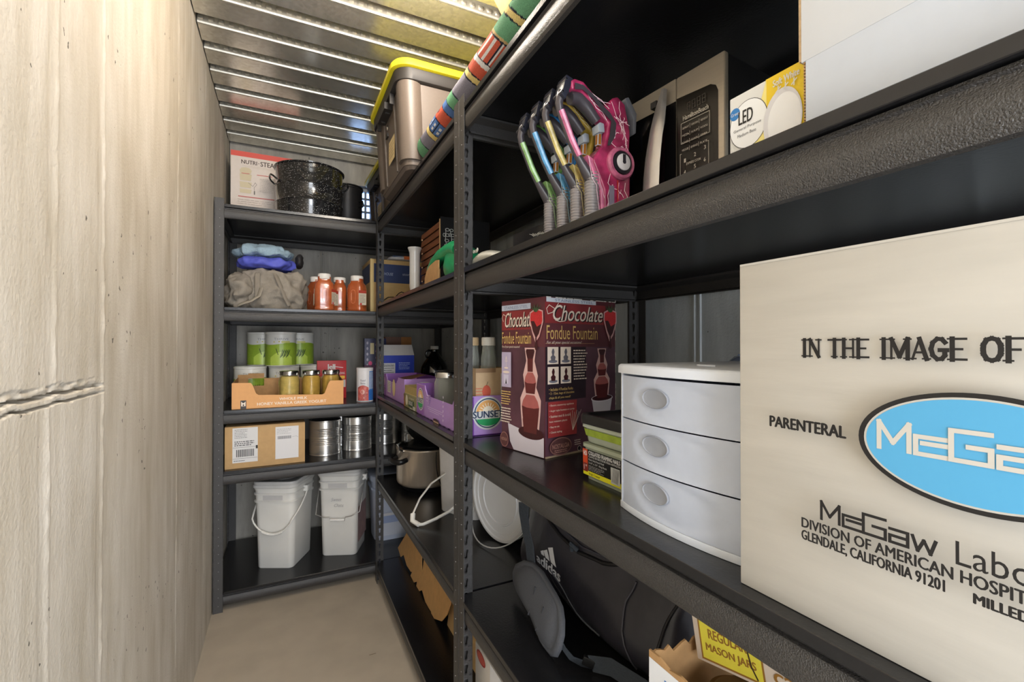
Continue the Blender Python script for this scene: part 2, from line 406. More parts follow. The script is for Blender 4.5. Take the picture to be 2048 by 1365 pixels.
# back wall with window opening
WX0, WX1, WZ0, WZ1 = -.045, .105, 1.975, 2.185
g = G(); Y0, Y1 = 1.88, 2.06
g.box(-.69, Y0, 0, .82, Y1, WZ0); g.box(-.69, Y0, WZ0, WX0, Y1, 2.5); g.box(WX1, Y0, WZ0, .82, Y1, 2.5); g.box(WX0, Y0, WZ1, WX1, Y1, 2.5)
wb = struct(g.out('wall_back', mat=CONC_R, flat=True))
for x in (-.21, -.175, .12, .42):
    G().prism([(x - .006, Y0), (x + .006, Y0), (x + .002, Y0 - .004), (x - .002, Y0 - .004)], 0, WZ0 - .02, 'z').out('form_ridge', wb, CONC_R, flat=True)
wr = struct(G().box(.662, -2.7, 0, .84, 1.879, 2.5).out('wall_right', mat=CONC_S, flat=True))
for y in (-.205, -.185, .62, -.8):
    G().prism([(.662, y - .005), (.662, y + .005), (.658, y + .002), (.658, y - .002)], 0, 2.3, 'z').out('form_ridge', wr, CONC_S, flat=True)
wn = struct(thing('window_1', '', ''))
del wn['label']; del wn['category']
SKYP = mk((176, 208, 255), .3, var=0, emis=1.6); FRW = mk((170, 178, 190), .5, var=.02)
g = G()
g.box(WX0, 1.93, WZ0, WX1, 1.96, WZ0 + .02); g.box(WX0, 1.93, WZ1 - .02, WX1, 1.96, WZ1); g.box(WX0, 1.93, WZ0, WX0 + .02, 1.96, WZ1); g.box(WX1 - .02, 1.93, WZ0, WX1, 1.96, WZ1)
g.out('window_frame', wn, FRW)
nx, nz = 4, 4; dx = (WX1 - WX0 - .04) / nx; dz = (WZ1 - WZ0 - .04) / nz
for i in range(1, nx): G().box(WX0 + .02 + dx * i - .006, 1.935, WZ0 + .02, WX0 + .02 + dx * i + .006, 1.955, WZ1 - .02).out('muntin', wn, FRW)
for i in range(1, nz): G().box(WX0 + .02, 1.937, WZ0 + .02 + dz * i - .006, WX1 - .02, 1.953, WZ0 + .02 + dz * i + .006).out('muntin', wn, FRW)
G().box(WX0, 1.958, WZ0, WX1, 1.962, WZ1).out('window_pane', wn, SKYP)
G().box(WX0 - .01, 1.86, WZ0 - .02, WX1 + .01, 1.93, WZ0).out('window_sill', wn, mk((196, 194, 192), .6, var=.02))
# ceiling: galvanised steel deck, flat pans and embossed ribs
m = bpy.data.materials.new('galvanised'); m.use_nodes = True; nt = m.node_tree; b = nt.nodes['Principled BSDF']
b.inputs['Metallic'].default_value = .8
tc = nt.nodes.new('ShaderNodeTexCoord'); n1 = nt.nodes.new('ShaderNodeTexNoise'); n1.inputs['Scale'].default_value = 5; n1.inputs['Detail'].default_value = 5
nt.links.new(tc.outputs['Object'], n1.inputs['Vector'])
mr = nt.nodes.new('ShaderNodeMapRange'); mr.inputs[3].default_value = .10; mr.inputs[4].default_value = .34; nt.links.new(n1.outputs['Fac'], mr.inputs[0]); nt.links.new(mr.outputs[0], b.inputs['Roughness'])
vo = nt.nodes.new('ShaderNodeTexVoronoi'); vo.inputs['Scale'].default_value = 90; nt.links.new(tc.outputs['Object'], vo.inputs['Vector'])
rp = nt.nodes.new('ShaderNodeValToRGB'); rp.color_ramp.elements[0].color = (.72, .70, .63, 1); rp.color_ramp.elements[1].color = (.90, .88, .80, 1)
sc_ = nt.nodes.new('ShaderNodeSeparateColor'); nt.links.new(vo.outputs['Color'], sc_.inputs[0]); nt.links.new(sc_.outputs[0], rp.inputs[0]); nt.links.new(rp.outputs[0], b.inputs['Base Color'])
bp = nt.nodes.new('ShaderNodeBump'); bp.inputs['Strength'].default_value = .12; bp.inputs['Distance'].default_value = .002; nt.links.new(n1.outputs['Fac'], bp.inputs['Height']); nt.links.new(bp.outputs[0], b.inputs['Normal'])
GALV = m
GALVR = mk((196, 194, 184), .36, .55, .1, 60, .12, spec=.8)
ZC, PITCH, GW = 2.315, .1585, .058
ce = struct(thing('ceiling', '', '')); del ce['label']; del ce['category']
G().box(-.95, -2.7, ZC + .075, .84, 2.1, ZC + .12).out('slab', ce, CONC_R, flat=True)
pan = G().box(-.69, 0, 0, .66, PITCH - GW, .0012).out('deck_pan', None, GALV, flat=True)
# rib: near lip, hidden channel, far web with embossing, rounded bright bead
def rib_mesh():
    g = G(); X0, X1 = -.69, .66; w_ = GW; h = .055
    prof = [(0, 0), (0, .003), (-.004, .006), (-.004, .040), (w_ + .004, .044), (w_ - .002, .034), (w_ - .010, .008), (w_ - .010, .003), (w_ - .007, -.001), (w_ - .002, -.0012), (w_ + .002, .0002)]
    v = [(X0, a, b_) for a, b_ in prof] + [(X1, a, b_) for a, b_ in prof]; n = len(prof)
    g.add(v, [(i, i + 1, n + i + 1, n + i) for i in range(n - 1)], GALVR)
    return g
rib = rib_mesh().out('deck_rib', None, None, sharp=50)
def dimple_mesh():
    g = G(); x = -.68
    while x < .64:
        r0 = []; 
        for (s_, off) in ((1, 0), (.62, .006)):
            ring = []
            for k in range(10):
                a = 2 * math.pi * k / 10; cx = math.copysign(abs(math.cos(a)) ** .5, math.cos(a)) * .0105 * s_; cz = math.copysign(abs(math.sin(a)) ** .5, math.sin(a)) * .011 * s_
                y = GW - .0058 + cz * .32; z = .021 + cz
                ring.append((x + cx, y - off * 1.0 - .0005, z - off * .3))
            r0.append(ring)
        g.loft(r0, GALVR, cap=(0, 1)); x += .031
    return g
dim = dimple_mesh().out('embossed_dimples', None, None, sharp=60); dim['kind'] = 'stuff'
k = 0
for i in range(-20, 8):
    y = .755 - GW / 2 + PITCH * i
    if y > 1.87: break
    if k == 0: p_, r_, d_ = pan, rib, dim
    else:
        p_, r_, d_ = pan.copy(), rib.copy(), dim.copy()
        for q in (p_, r_, d_): COL.objects.link(q)
    p_.parent = ce; p_.location = (0, y + GW, ZC); r_.parent = ce; r_.location = (0, y, ZC); d_.parent = r_; d_.location = (0, 0, 0); k += 1

# ------------------------------------------------------------------ steel shelving units
LEN, DEP, PH, FW = 1.219, .61, 1.83, .038
def keyhole_flange(n=48, pitch=.038):
    """vertical flange in the local x-z plane (x 0..FW) pierced with keyholes"""
    g = G(); t = .002
    hole = []
    for k in range(9): a = math.pi * (-.15 + 1.3 * k / 8); hole.append((.0055 * math.cos(a), .006 + .0055 * math.sin(a)))
    hole += [(-.0032, -.001), (-.0032, -.010), (-.0015, -.012), (.0015, -.012), (.0032, -.010), (.0032, -.001)]
    m_ = len(hole)
    for i in range(n):
        z = i * pitch; cx, cz = FW * .52, z + pitch / 2
        ring = [(cx + a, cz + b) for a, b in hole]; outr = []
        for a, b in hole:
            # project to the rectangle
            k_ = min((FW * .48 if a > 0 else FW * .52) / max(abs(a), 1e-6), pitch / 2 / max(abs(b), 1e-6)); outr.append((cx + a * k_, cz + b * k_))
        v = [(x, 0, zz) for x, zz in outr] + [(x, 0, zz) for x, zz in ring] + [(x, t, zz) for x, zz in ring] + [(x, t, zz) for x, zz in outr]
        f = []
        for a in range(m_):
            b = (a + 1) % m_
            f += [(a, b, m_ + b, m_ + a), (m_ + a, m_ + b, 2 * m_ + b, 2 * m_ + a), (2 * m_ + a, 2 * m_ + b, 3 * m_ + b, 3 * m_ + a)]
        g.add(v, f, METAL)
        rim = [[(cx + a * s_, t + yy, cz + b * s_) for a, b in [(p, q - .001) for p, q in hole]] for s_, yy in ((1.0, -.0012), (1.08, .0009), (1.3, 0))]
        rim = [[(x, y_, z_ + .001) for x, y_, z_ in r_] for r_ in rim]
        g.loft(rim, METAL, cap=(0, 0))
        for cxx in (0, FW):
            for czz in (z, z + pitch):
                near = sorted(outr, key=lambda q: (q[0] - cxx) ** 2 + (q[1] - czz) ** 2)[:2]
                if near[0] != (cxx, czz): g.add([(cxx, 0, czz), (near[0][0], 0, near[0][1]), (near[1][0], 0, near[1][1])], [(0, 1, 2)], METAL)
    return g
KF = keyhole_flange()
def post(root, x, y, sx, sy, holes=True):
    """L post, corner at x,y; flanges run sx along x and sy along y"""
    g = G()
    # flange along x (front or back face), plain, with pressed bead at the corner
    g.box(x, y, 0, x + sx * FW, y + sy * .002, PH, METAL)
    g.lathe([(.0026, 0), (.0026, PH)], 12, METAL, c=(x + sx * .0026, y + sy * .0018, 0)); g.lathe([(.0014, 0), (.0014, PH)], 8, METAL, c=(x + sx * (FW - .001), y + sy * .0010, 0))
    if holes:
        v = [(x + sx * (.0005 + q[1]), y + sy * q[0], q[2]) for q in KF.v]
        g.add(v, KF.f, METAL)
        g.box(x, y + sy * (FW - .001), 0, x + sx * .0035, y + sy * FW, PH, METAL)
    else: g.box(x + sx * .0085, y, 0, x + sx * .0105, y + sy * FW, PH, METAL)
    o = g.out('post', root, None, sharp=30)
    return o
def beam(root, L, horiz, fx, fy, z, sgn, name='beam'):
    """rolled beam; profile list of (out, z)"""
    prof = [(.0, -.0205), (.0035, -.022), (.0035, -.026), (.001, -.030), (0, -.040), (.002, -.056), (.006, -.061), (.014, -.062), (.014, -.059), (.005, -.055), (.0035, -.030), (.022, -.0205), (.022, -.0150), (.006, -.0150), (.006, -.0195)]
    ring = lambda t: [((fx + t, fy + sgn * a, z + b) if horiz else (fx + sgn * a, fy + t, z + b)) for a, b in prof]
    g = G().loft([ring(0), ring(L)], METAL)
    bm = bmesh.new()
    o = g.out(name, root, None, sharp=40)
    bm.from_mesh(o.data); bmesh.ops.recalc_face_normals(bm, faces=bm.faces); bm.to_mesh(o.data); bm.free()
    return o
def unit(label, loc, rz, levels):
    T = thing('shelving_unit', label, 'shelving', loc, rz, 'black steel shelving units')
    post(T, 0, 0, 1, 1); post(T, LEN, 0, -1, 1, False); post(T, 0, DEP, 1, -1); post(T, LEN, DEP, -1, -1)
    g = G()
    for x in (.021, LEN - .021):
        for i in range(47):
            g.lathe([(.0016, 0), (.001, .0008)], 6, mk((150, 150, 150), .4), M=Matrix.Translation((x, -.0002, .03 + i * .038)) @ Matrix.Rotation(R(90), 4, 'X'))
    o = g.out('pressed_studs', T); o['kind'] = 'stuff'
    for z in levels:
        beam(T, LEN - .009, True, .0045, .0022, z, 1); beam(T, LEN - .009, True, .0045, DEP - .0022, z, -1)
        beam(T, DEP - .052, False, .0045, .026, z, 1, 'side_beam'); beam(T, DEP - .052, False, LEN - .0045, .026, z, -1, 'side_beam')
        g = G(); a = .0035
        # board notched round the posts
        poly = [(FW + .002, -.0005), (LEN - FW - .002, -.0005), (LEN - FW - .002, a), (LEN - a, a), (LEN - a, DEP - a), (a, DEP - a), (a, a), (FW + .002, a)]
        poly = [(p[0], max(p[1], 0) if p[1] > 0 else -.001) for p in poly]
        g.prism(poly, z - .0135, z, 'z', BOARD)
        g.out('shelf_board', T, bevel=.0008, seg=1)
    return T
LB = [.095, .523, .931, 1.380, 1.803]
LA = [.088, .619, .888, 1.347, 1.805]
unit('black steel shelving unit at the end of the aisle against the left wall', (-.69, 1.235, 0), 0, LA)
unit('middle black steel shelving unit on the right side of the aisle holding the purple trays', (0, 1.219, 0), R(-90), LB)
unit('nearest black steel shelving unit on the right side holding the microwave and black sports bag', (0, -.0015, 0), R(-90), LB)
# ================================================================== nearest unit, top shelf
A90 = R(-90)
# --- rolled play rug lying along the edge of the top shelf
def rug():
    T = thing('play_rug', 'rolled up play rug printed with roads, houses and trees along the top shelf edge', 'rug', (.0505, 0, 1.8306))
    r = .047; y0, y1 = -1.235, .435; ns, nt_ = 520, 72
    RC = dict(road=(122, 120, 132), green=(100, 150, 116), dkgreen=(56, 92, 92), yellow=(206, 186, 122), red=(186, 88, 68), blue=(78, 108, 160), white=(206, 206, 206), line=(38, 42, 54), dkred=(110, 58, 58), tan=(184, 158, 112))
    RM = {k: mk(v, .95, 0, .9, 500, .22, spec=.1, dist=.002) for k, v in RC.items()}
    def col(s, t):
        # s: distance from the far end, t: angle (0 = facing the aisle, rising upwards)
        a = t * r; ph = (s + .45 * a + .010 * math.sin(a * 40)) / 1.3
        bands = [(.030, 'green'), (.034, 'line'), (.085, 'road'), (.088, 'line'), (.108, 'yellow'), (.111, 'line'), (.165, 'house'), (.168, 'line'), (.215, 'redb'), (.218, 'line'), (.245, 'blue'), (.248, 'line'), (.285, 'green'), (.289, 'line'), (.360, 'road'),
                 (.364, 'line'), (.380, 'yellow'), (.384, 'line'), (.415, 'red'), (.428, 'white'), (.431, 'line'), (.495, 'grid'), (.499, 'line'), (.505, 'tan'), (.548, 'green'), (.551, 'line'), (.565, 'yellow'), (.568, 'line'), (.640, 'tree'), (.662, 'yellow'), (.666, 'line'), (.70, 'dkgreen'), (.712, 'green'), (.716, 'line'), (.80, 'road')]
        if ph > .8: ph = (ph - .8) % .8
        for e, n in bands:
            if ph < e: break
        else: n = 'road'
        if n == 'road':
            c = abs(a - .022) 
            return 'white' if c < .003 and (ph * 40) % 2 < 1.2 else 'road'
        if n == 'house':
            if ((a + 1) * 40) % 1 < .12: return 'line'
            if (.120 < ph < .132 or .140 < ph < .152) and ((a + 1) * 40) % 1 < .7 and ((a + 1) * 160) % 1 < .6: return 'white'
            return 'blue'
        if n == 'redb': return 'dkred' if ((ph - .19) ** 2 + (a - .02) ** 2) < .00018 else 'red'
        if n == 'grid': return 'white' if ((a + 1) * 45) % 1 < .28 else ('line' if ((a + 1) * 45) % 1 < .36 else 'red')
        if n == 'tree':
            q = ((ph - .605) / .03) ** 2 + ((a - .03) / .035) ** 2
            return 'dkgreen' if q < .85 else ('line' if q < 1.05 else 'green')
        return n
    v = []; f = []; names = []
    for i in range(ns + 1):
        y = y1 - (y1 - y0) * i / ns
        for j in range(nt_):
            th = math.pi - 2 * math.pi * j / nt_ # start facing -x, going up
            rr_ = r * (1 + .012 * math.sin(i * .12 + j * .2))
            v.append((rr_ * math.cos(th), y, max(.0, r + rr_ * math.sin(th))))
    for i in range(ns):
        for j in range(nt_):
            f.append((i * nt_ + j, i * nt_ + (j + 1) % nt_, (i + 1) * nt_ + (j + 1) % nt_, (i + 1) * nt_ + j))
            t = 2 * math.pi * j / nt_
            if t > math.pi: t -= 2 * math.pi
            names.append(col((y1 - y0) * i / ns, t))
    g = G(); 
    for n in RM: g.mi(RM[n])
    g.v = v; g.f = f; g.m = [g.mi(RM[n]) for n in names]
    g.out('rolled_pile', T, sharp=180)
    # jute backing spiral at both ends
    for ye, sg in ((y1, 1), (y0, -1)):
        h = G(); pts = []
        for k in range(90):
            a = k * .22; rr_ = .005 + .038 * k / 90; pts.append((rr_ * math.cos(a), ye, r + rr_ * math.sin(a)))
        h.tube(pts, .0022, 5, mk((176, 158, 120), .9)); h.lathe([(.0, 0), (.045, 0)], 40, RM['road'], M=Matrix.Translation((0, ye - sg * .002, r)) @ Matrix.Rotation(R(90), 4, 'X'), cap=(0, 0))
        h.out('rolled_backing', T)
rug()
# --- storage totes
TOTEM = mk((92, 82, 74), .42, 0, .1, 200, .04, spec=.5)
TOTED = mk((40, 37, 35), .5, 0, .1, 200, .05)
YEL = mk((226, 214, 38), .45, var=.03)
def tote(name, label, loc, rz, Lx, Ly, h):
    """base centre origin; Ly along local y is the short end run"""
    T = thing(name, label, 'tote', loc, rz, 'grey storage totes with yellow lids'); g = G()
    bx, by = Lx - .10, Ly - .09
    rings = []
    for z, e in ((0, -.02), (.012, -.006), (.012, 0), (h * .5, .016), (h - .055, .034)):
        rings.append(rr(bx + e, by + e, .035, z, 6))
    g.loft(rings, TOTEM)
    # corner columns and ribs
    for sx in (-1, 1):
        for sy in (-1, 1):
            g.loft([[(x + sx * (bx / 2 - .035 + e / 2), y + sy * (by / 2 - .04 + e / 2), z) for x, y, z in rr(.092, .098, .042, zz, 6)] for zz, e in ((.03, .0), (h * .5, .018), (h - .05, .034))], TOTEM)
    for s in (-1, 1):
        for t in (-.12, .02, .15):
            g.loft([[(t + q, s * (by / 2 + e / 2 - .002), zz), (t + q + .055, s * (by / 2 + e / 2 - .002), zz), (t + q + .050, s * (by / 2 + e / 2 + .006), zz), (t + q + .005, s * (by / 2 + e / 2 + .006), zz)] for zz, e, q in ((.03, 0, 0), (h - .05, .034, 0))], TOTEM)
        for t in (-.11, .075):
            g.loft([[(s * (bx / 2 + e / 2 - .002), t, zz), (s * (bx / 2 + e / 2 - .002), t + .012, zz), (s * (bx / 2 + e / 2 + .005), t + .010, zz), (s * (bx / 2 + e / 2 + .005), t + .002, zz)] for zz, e in ((.02, 0), (h - .05, .034))], TOTEM)
    b = g.out('tote_body', T, sharp=40)
    g = G(); g.loft([rr(bx + .03, by + .03, .05, h - .075, 6), rr(bx + .07, by + .06, .055, h - .07, 6), rr(bx + .075, by + .065, .055, h - .03, 6), rr(bx + .04, by + .04, .05, h - .028, 6)], TOTED)
    for s in (-1, 1):
        for t in (-.12, -.04, .04, .12): g.box(s * (bx / 2 + .02), t - .004, h - .11, s * (bx / 2 + .036), t + .004, h - .06, TOTED)
        g.box(s * (bx / 2 + .01), -.07, h - .105, s * (bx / 2 + .045), .07, h - .078, TOTED)
    g.out('rim_and_handles', b, bevel=.001, seg=1)
    g = G(); g.loft([rr(Lx - .015, Ly - .015, .06, h - .032, 7), rr(Lx, Ly, .065, h - .030, 7), rr(Lx, Ly, .065, h - .012, 7), rr(Lx - .012, Ly - .012, .06, h - .004, 7), rr(Lx - .06, Ly - .06, .05, h - .004, 7), rr(Lx - .08, Ly - .08, .045, h - .012, 7)], YEL)
    g.out('lid', T, sharp=50)
    pr = Print(T, (-(bx / 2 + .012), 0, 0), (0, -1, 0), (0.0, 0, 1), name='paper_note')
    pr.rect(-.005, .075, .10, .165, mk((206, 186, 140), .8, var=.08)); pr.lines(.005, .09, .09, .155, 5, ink(120, 100, 70), .2)
    pr.done('paper_note')
    g = G(); g.box(-(bx / 2 + .016), .02, .20, -(bx / 2 + .004), .055, .215, TOTED); g.ell = None
    g.lathe([(.011, 0), (.008, .003), (0, .0035)], 14, CHROME, M=Matrix.Translation((-(bx / 2 + .013), .03, .235)) @ Matrix.Rotation(R(-90), 4, 'Y'))
    g.out('latch', T)
    return T
tote('storage_tote', 'large grey brown storage tote with yellow lid beside the rolled rug, nearer one', (.285, .668, 1.8035), 0, .74, .525, .367)
tote('storage_tote', 'farther grey storage tote with yellow lid in the corner by the small window', (.335, 1.54, 1.8055), R(1.5), .62, .50, .367)
# --- cardboard carton with open flaps above the rug
T = carton('cardboard_carton', 'brown cardboard carton with its flaps open behind the rolled rug', 'box', (.19, .245, 1.8035), A90, (.52, .34, .36), CARD, open_top=True, t=.005, inner=CARDIN)
def flap(name, T, quad, th=.004, mat=CARD):
    q = [Vector(p) for p in quad]; n = (q[1] - q[0]).cross(q[3] - q[0]).normalized() * th
    g = G().add([tuple(p) for p in q] + [tuple(p + n) for p in q], [(3, 2, 1, 0), (4, 5, 6, 7), (0, 1, 5, 4), (1, 2, 6, 5), (2, 3, 7, 6), (3, 0, 4, 7)], mat)
    return g.out(name, T, flat=True)
flap('carton_flap', T, [(.14, 0, .36), (.51, 0, .36), (.46, -.10, .40), (.20, -.09, .405)])
flap('carton_flap', T, [(-.001, .32, .36), (-.001, .01, .36), (-.07, .02, .30), (-.06, .30, .31)])
pr = front(T); pr.rect(.20, .10, .34, .30, ink(44, 36, 30)); pr.text('S', .235, .16, .285, .26, ink(196, 168, 110)); pr.done()

# ================================================================== nearest unit, second shelf
Z2 = 1.3803
# --- toy blasters
def blaster(label, loc, c1, c2, hot):
    T = thing('toy_blaster', label, 'toy gun', loc, 0, 'lightning patterned toy blasters')
    # local frame: x into the shelf, z up, thin along y
    c1 = tuple(int(q * .86) for q in c1); c2 = tuple(int(q * .84 + 12) for q in c2); BODY = mk((64, 60, 66), .3, 0, 0, 20, .1, spec=.8); C1 = mk(c1, .25, 0, 0, 40, .45, coat=.4); C2 = mk(c2, .22, 0, 0, 60, .35, coat=.4); HOT = mk(hot, .3, var=0)
    oz = 1.3803; f = lambda pts: [(x, z - oz) for x, z in pts]
    body = f([(.053, 1.661), (.045, 1.655), (.046, 1.640), (.066, 1.640), (.088, 1.628), (.108, 1.610), (.128, 1.596), (.124, 1.575), (.118, 1.552), (.108, 1.545), (.092, 1.520), (.104, 1.498), (.118, 1.470), (.120, 1.3803), (.178, 1.3803), (.180, 1.503), (.186, 1.524), (.178, 1.551), (.180, 1.59), (.168, 1.640), (.150, 1.651), (.138, 1.646), (.128, 1.630), (.120, 1.626), (.106, 1.634), (.092, 1.645), (.072, 1.660)])
    G().prism(body, -.016, .016, 'y', C1).out('body', T, bevel=.005, seg=3, sharp=60)
    g = G().tube([(a, 0, b) for a, b in f([(.060, 1.650), (.044, 1.647), (.033, 1.634), (.029, 1.617), (.032, 1.602), (.042, 1.580), (.055, 1.552), (.070, 1.528), (.086, 1.507), (.102, 1.488)])], [.010, .009, .008, .0072, .0068, .0066, .0066, .007, .010, .013], 12, BODY)
    g.tube([(a, 0, b) for a, b in f([(.052, 1.632), (.070, 1.636), (.092, 1.622), (.112, 1.602)])], [.012, .014, .013, .010], 10, BODY)
    g.out('grip_loop', T, sharp=70)
    # foregrip sleeve with hose rings
    g = G(); prof = [(.0, 0)]
    z = 0.0
    while z < .118: prof += [(.0125, z), (.0142, z + .0016), (.0142, z + .0034), (.0125, z + .005)]; z += .0056
    prof += [(.0, z)]
    g.lathe(prof, 18, mk((150, 146, 148), .35, .3), c=(.101, 0, .0)); g.out('ribbed_sleeve', T, sharp=50)
    g = G(); M_ = Matrix.Translation((.154, -.0145, 1.523 - oz)) @ Matrix.Rotation(R(90), 4, 'X')
    g.lathe([(.031, 0), (.031, .006), (.028, .010), (.023, .010), (.022, .006)], 32, C2, M=M_); g.out('power_disc_ring', T)
    g = G(); g.lathe([(.0225, 0), (.021, .011), (.018, .012)], 32, mk((40, 38, 44), .3), M=M_); g.lathe([(.0155, .010), (.0155, .0135), (.014, .0145)], 28, mk((222, 220, 224), .35), M=M_)
    g.out('power_disc', T)
    pr = Print(T, (.154, -.0291, 1.523 - oz), (1, 0, 0), (0, 0, 1)); pr.rect(-.0035, 0, .0035, .014, mk((44, 42, 50), .4)); pr.ell(0, 0, .004, .004, mk((44, 42, 50), .4)); pr.done('disc_mark')
    g = G().prism(f([(.168, 1.652), (.176, 1.656), (.196, 1.628), (.194, 1.590), (.188, 1.586), (.188, 1.618), (.172, 1.640)]), -.016, .016, 'y', mk((112, 116, 126), .35, .2)).out('rear_shield', T, bevel=.002)
    g = G().prism(f([(.030, 1.640), (.026, 1.628), (.034, 1.620), (.044, 1.642), (.050, 1.660), (.036, 1.664)]), -.014, .014, 'y', mk((38, 40, 52), .3)); 
    for a, b in f([(.028, 1.632), (.036, 1.656)]): g.lathe([(.003, 0), (.003, .03)], 8, CHROME, M=Matrix.Translation((a, .015, b)) @ Matrix.Rotation(R(90), 4, 'X'))
    g.out('muzzle_cap', T, bevel=.001)
    g = G(); g.prism(f([(.108, 1.592), (.113, 1.597), (.122, 1.596), (.124, 1.580), (.110, 1.578)]), -.010, .010, 'y', mk((176, 186, 198), .35, .3)); g.prism(f([(.112, 1.578), (.121, 1.580), (.120, 1.556), (.111, 1.556)]), -.005, .005, 'y', mk((150, 96, 30), .4)); g.out('trigger', T, bevel=.0015)
    # lower coloured flare between sleeve and body
    G().prism(f([(.082, 1.530), (.100, 1.522), (.108, 1.505), (.122, 1.480), (.126, 1.45), (.121, 1.41), (.118, 1.40), (.113, 1.44), (.112, 1.470), (.096, 1.494)]), -.0135, .0135, 'y', C2).out('colour_flare', T, bevel=.003, sharp=60)
    pr = Print(T, (0, -.0163, -oz), (1, 0, 0), (0, 0, 1), name='printed_design'); rnd = random.Random(3)
    def bolt(p, q, n, amp, w_=.0013):
        pts = [p]
        for i in range(1, n): t = i / n; pts.append((p[0] + (q[0] - p[0]) * t + rnd.uniform(-amp, amp), p[1] + (q[1] - p[1]) * t + rnd.uniform(-amp, amp)))
        pts.append(q); pr.line(pts, w_, HOT)
    for p, q in (((.066, 1.652), (.122, 1.600)), ((.074, 1.648), (.128, 1.622)), ((.134, 1.636), (.170, 1.560)), ((.140, 1.610), (.176, 1.600)), ((.152, 1.640), (.160, 1.570)), ((.160, 1.600), (.176, 1.540)), ((.130, 1.500), (.120, 1.390)),
                 ((.150, 1.486), (.150, 1.384)), ((.165, 1.488), (.172, 1.385)), ((.128, 1.560), (.150, 1.580)), ((.135, 1.480), (.160, 1.460)), ((.125, 1.560), (.170, 1.545))):
        bolt(p, q, 8, .0045); bolt(((p[0] + q[0]) / 2, (p[1] + q[1]) / 2), (q[0] + rnd.uniform(-.012, .004), q[1] + .01), 4, .004, .0008)
    pr.poly([(.126, 1.384), (.138, 1.384), (.138, 1.478), (.126, 1.478)], mk((150, 140, 160), .3, .3)); pr.rect(.1445, 1.384, .1475, 1.49, mk((190, 50, 50), .4))
    pr.poly([(.050, 1.638), (.066, 1.6415), (.089, 1.630), (.110, 1.612), (.131, 1.598), (.128, 1.575), (.122, 1.551), (.128, 1.552), (.140, 1.572), (.143, 1.596), (.130, 1.612), (.108, 1.626), (.088, 1.640), (.068, 1.650), (.050, 1.650)], BODY)
    pr.done()
    pr = Print(T, (0, -.0138, -oz), (1, 0, 0), (0, 0, 1)); rnd = random.Random(8); bolt((.084, 1.526), (.118, 1.406), 10, .004, .0012); bolt((.100, 1.518), (.124, 1.44), 8, .003, .001); pr.done('printed_design')['kind'] = 'stuff'
    g = G().tube([(a, -.0045, b) for a, b in f([(.031, 1.603), (.042, 1.580), (.055, 1.552), (.070, 1.528)])], .0058, 8, C2).out('coloured_band', T)
    return T
gy = [-.45, -.402, -.352, -.300]
blaster('pink toy blaster with white lightning and a round dial, nearest of the four', (0, gy[0], 0 + Z2), (186, 56, 104), (216, 110, 150), (250, 214, 228))
blaster('yellow toy blaster right behind the pink one', (0, gy[1], Z2), (196, 168, 70), (220, 200, 120), (250, 244, 190))
blaster('blue toy blaster between the yellow and the green one', (0, gy[2], Z2), (30, 120, 190), (90, 170, 225), (190, 232, 250))
blaster('green toy blaster, farthest of the four beside the steel post', (0, gy[3], Z2), (92, 150, 70), (150, 200, 120), (214, 246, 190))
# --- microwave
T = thing('microwave', 'stainless steel microwave with black door and keypad behind the toy blasters', 'microwave', (.170, -.315, Z2), R(-90 - 5.2) + 0)
# local x runs toward the camera side (right), local y into the shelf; width .342
MW, MD, MH = .300, .25, .295
a_ = R(-84.8); T.rotation_euler = (0, 0, R(-84.8)); 
p0 = Vector((.244, -.625)); ux = Vector((math.sin(R(5.2)), -math.cos(R(5.2))))
T.location = (p0.x - ux.x * MW, p0.y - ux.y * MW, Z2)
DK = mk((26, 25, 27), .4, var=.08)
G().box(0, .012, .012, MW, MD, MH - .002, DK).box(.02, .03, 0, .05, .06, .012, DK).box(MW - .05, .03, 0, MW - .02, .06, .012, DK).box(.02, MD - .06, 0, .05, MD - .03, .012, DK).box(MW - .05, MD - .06, 0, MW - .02, MD - .03, .012, DK).out('case', T, bevel=.003)
DX = MW - .098
SS = mk((184, 175, 160), .34, .45, .05, 300, .04, stretch=(.03, 1, 1))
g = G(); g.box(.001, 0, .012, DX - .0008, .012, MH, SS); dr = g.out('door', T, bevel=.002)
g = G(); g.prism([(.004, .014), (DX - .0008, .014), (DX - .0008, MH - .043), (.004, MH - .040)], -.0008, .001, 'y', mk((14, 14, 16), .08, var=0, spec=.8)); g.out('door_glass', dr, flat=True)
g = G().box(DX, 0, .012, MW, .012, MH, SS).out('control_panel', T, bevel=.004, seg=3)
pn = g
kp = [(DX + .0015, .014), (MW - .012, .014), (MW - .012, MH - .062), (MW - .016, MH - .052), (MW - .026, MH - .046), (DX + .0015, MH - .040)]
G().prism(kp, -.001, .001, 'y', mk((26, 23, 20), .2, var=0, spec=.4)).out('keypad', pn, flat=True)
hp = []
for k in range(15):
    t = k / 14; hp.append((DX - .014 - .018 * math.sin(math.pi * (.05 + .60 * t)), -.006 - .026 * math.sin(math.pi * min(1, .06 + t * .55)), MH - .016 - t * (MH - .045)))
rings = [[(x - .017 * wq, y, z), (x - .010 * wq, y - .006, z), (x + .008 * wq, y - .005, z), (x + .015 * wq, y + .002, z), (x + .006 * wq, y + .006, z), (x - .014 * wq, y + .005, z)] for (x, y, z), wq in zip(hp, [.2, .5, .75, .9, 1, 1, 1.05, 1.1, 1.1, 1.15, 1.15, 1.15, 1.15, 1.15, 1.1])]
hd = G().loft(rings, mk((190, 187, 186), .25, .6, var=.03)); hd.box(DX - .05, -.012, MH - .04, DX - .036, .001, MH - .028, mk((90, 90, 92), .3, .8)); hd.out('door_handle', dr, sharp=50)
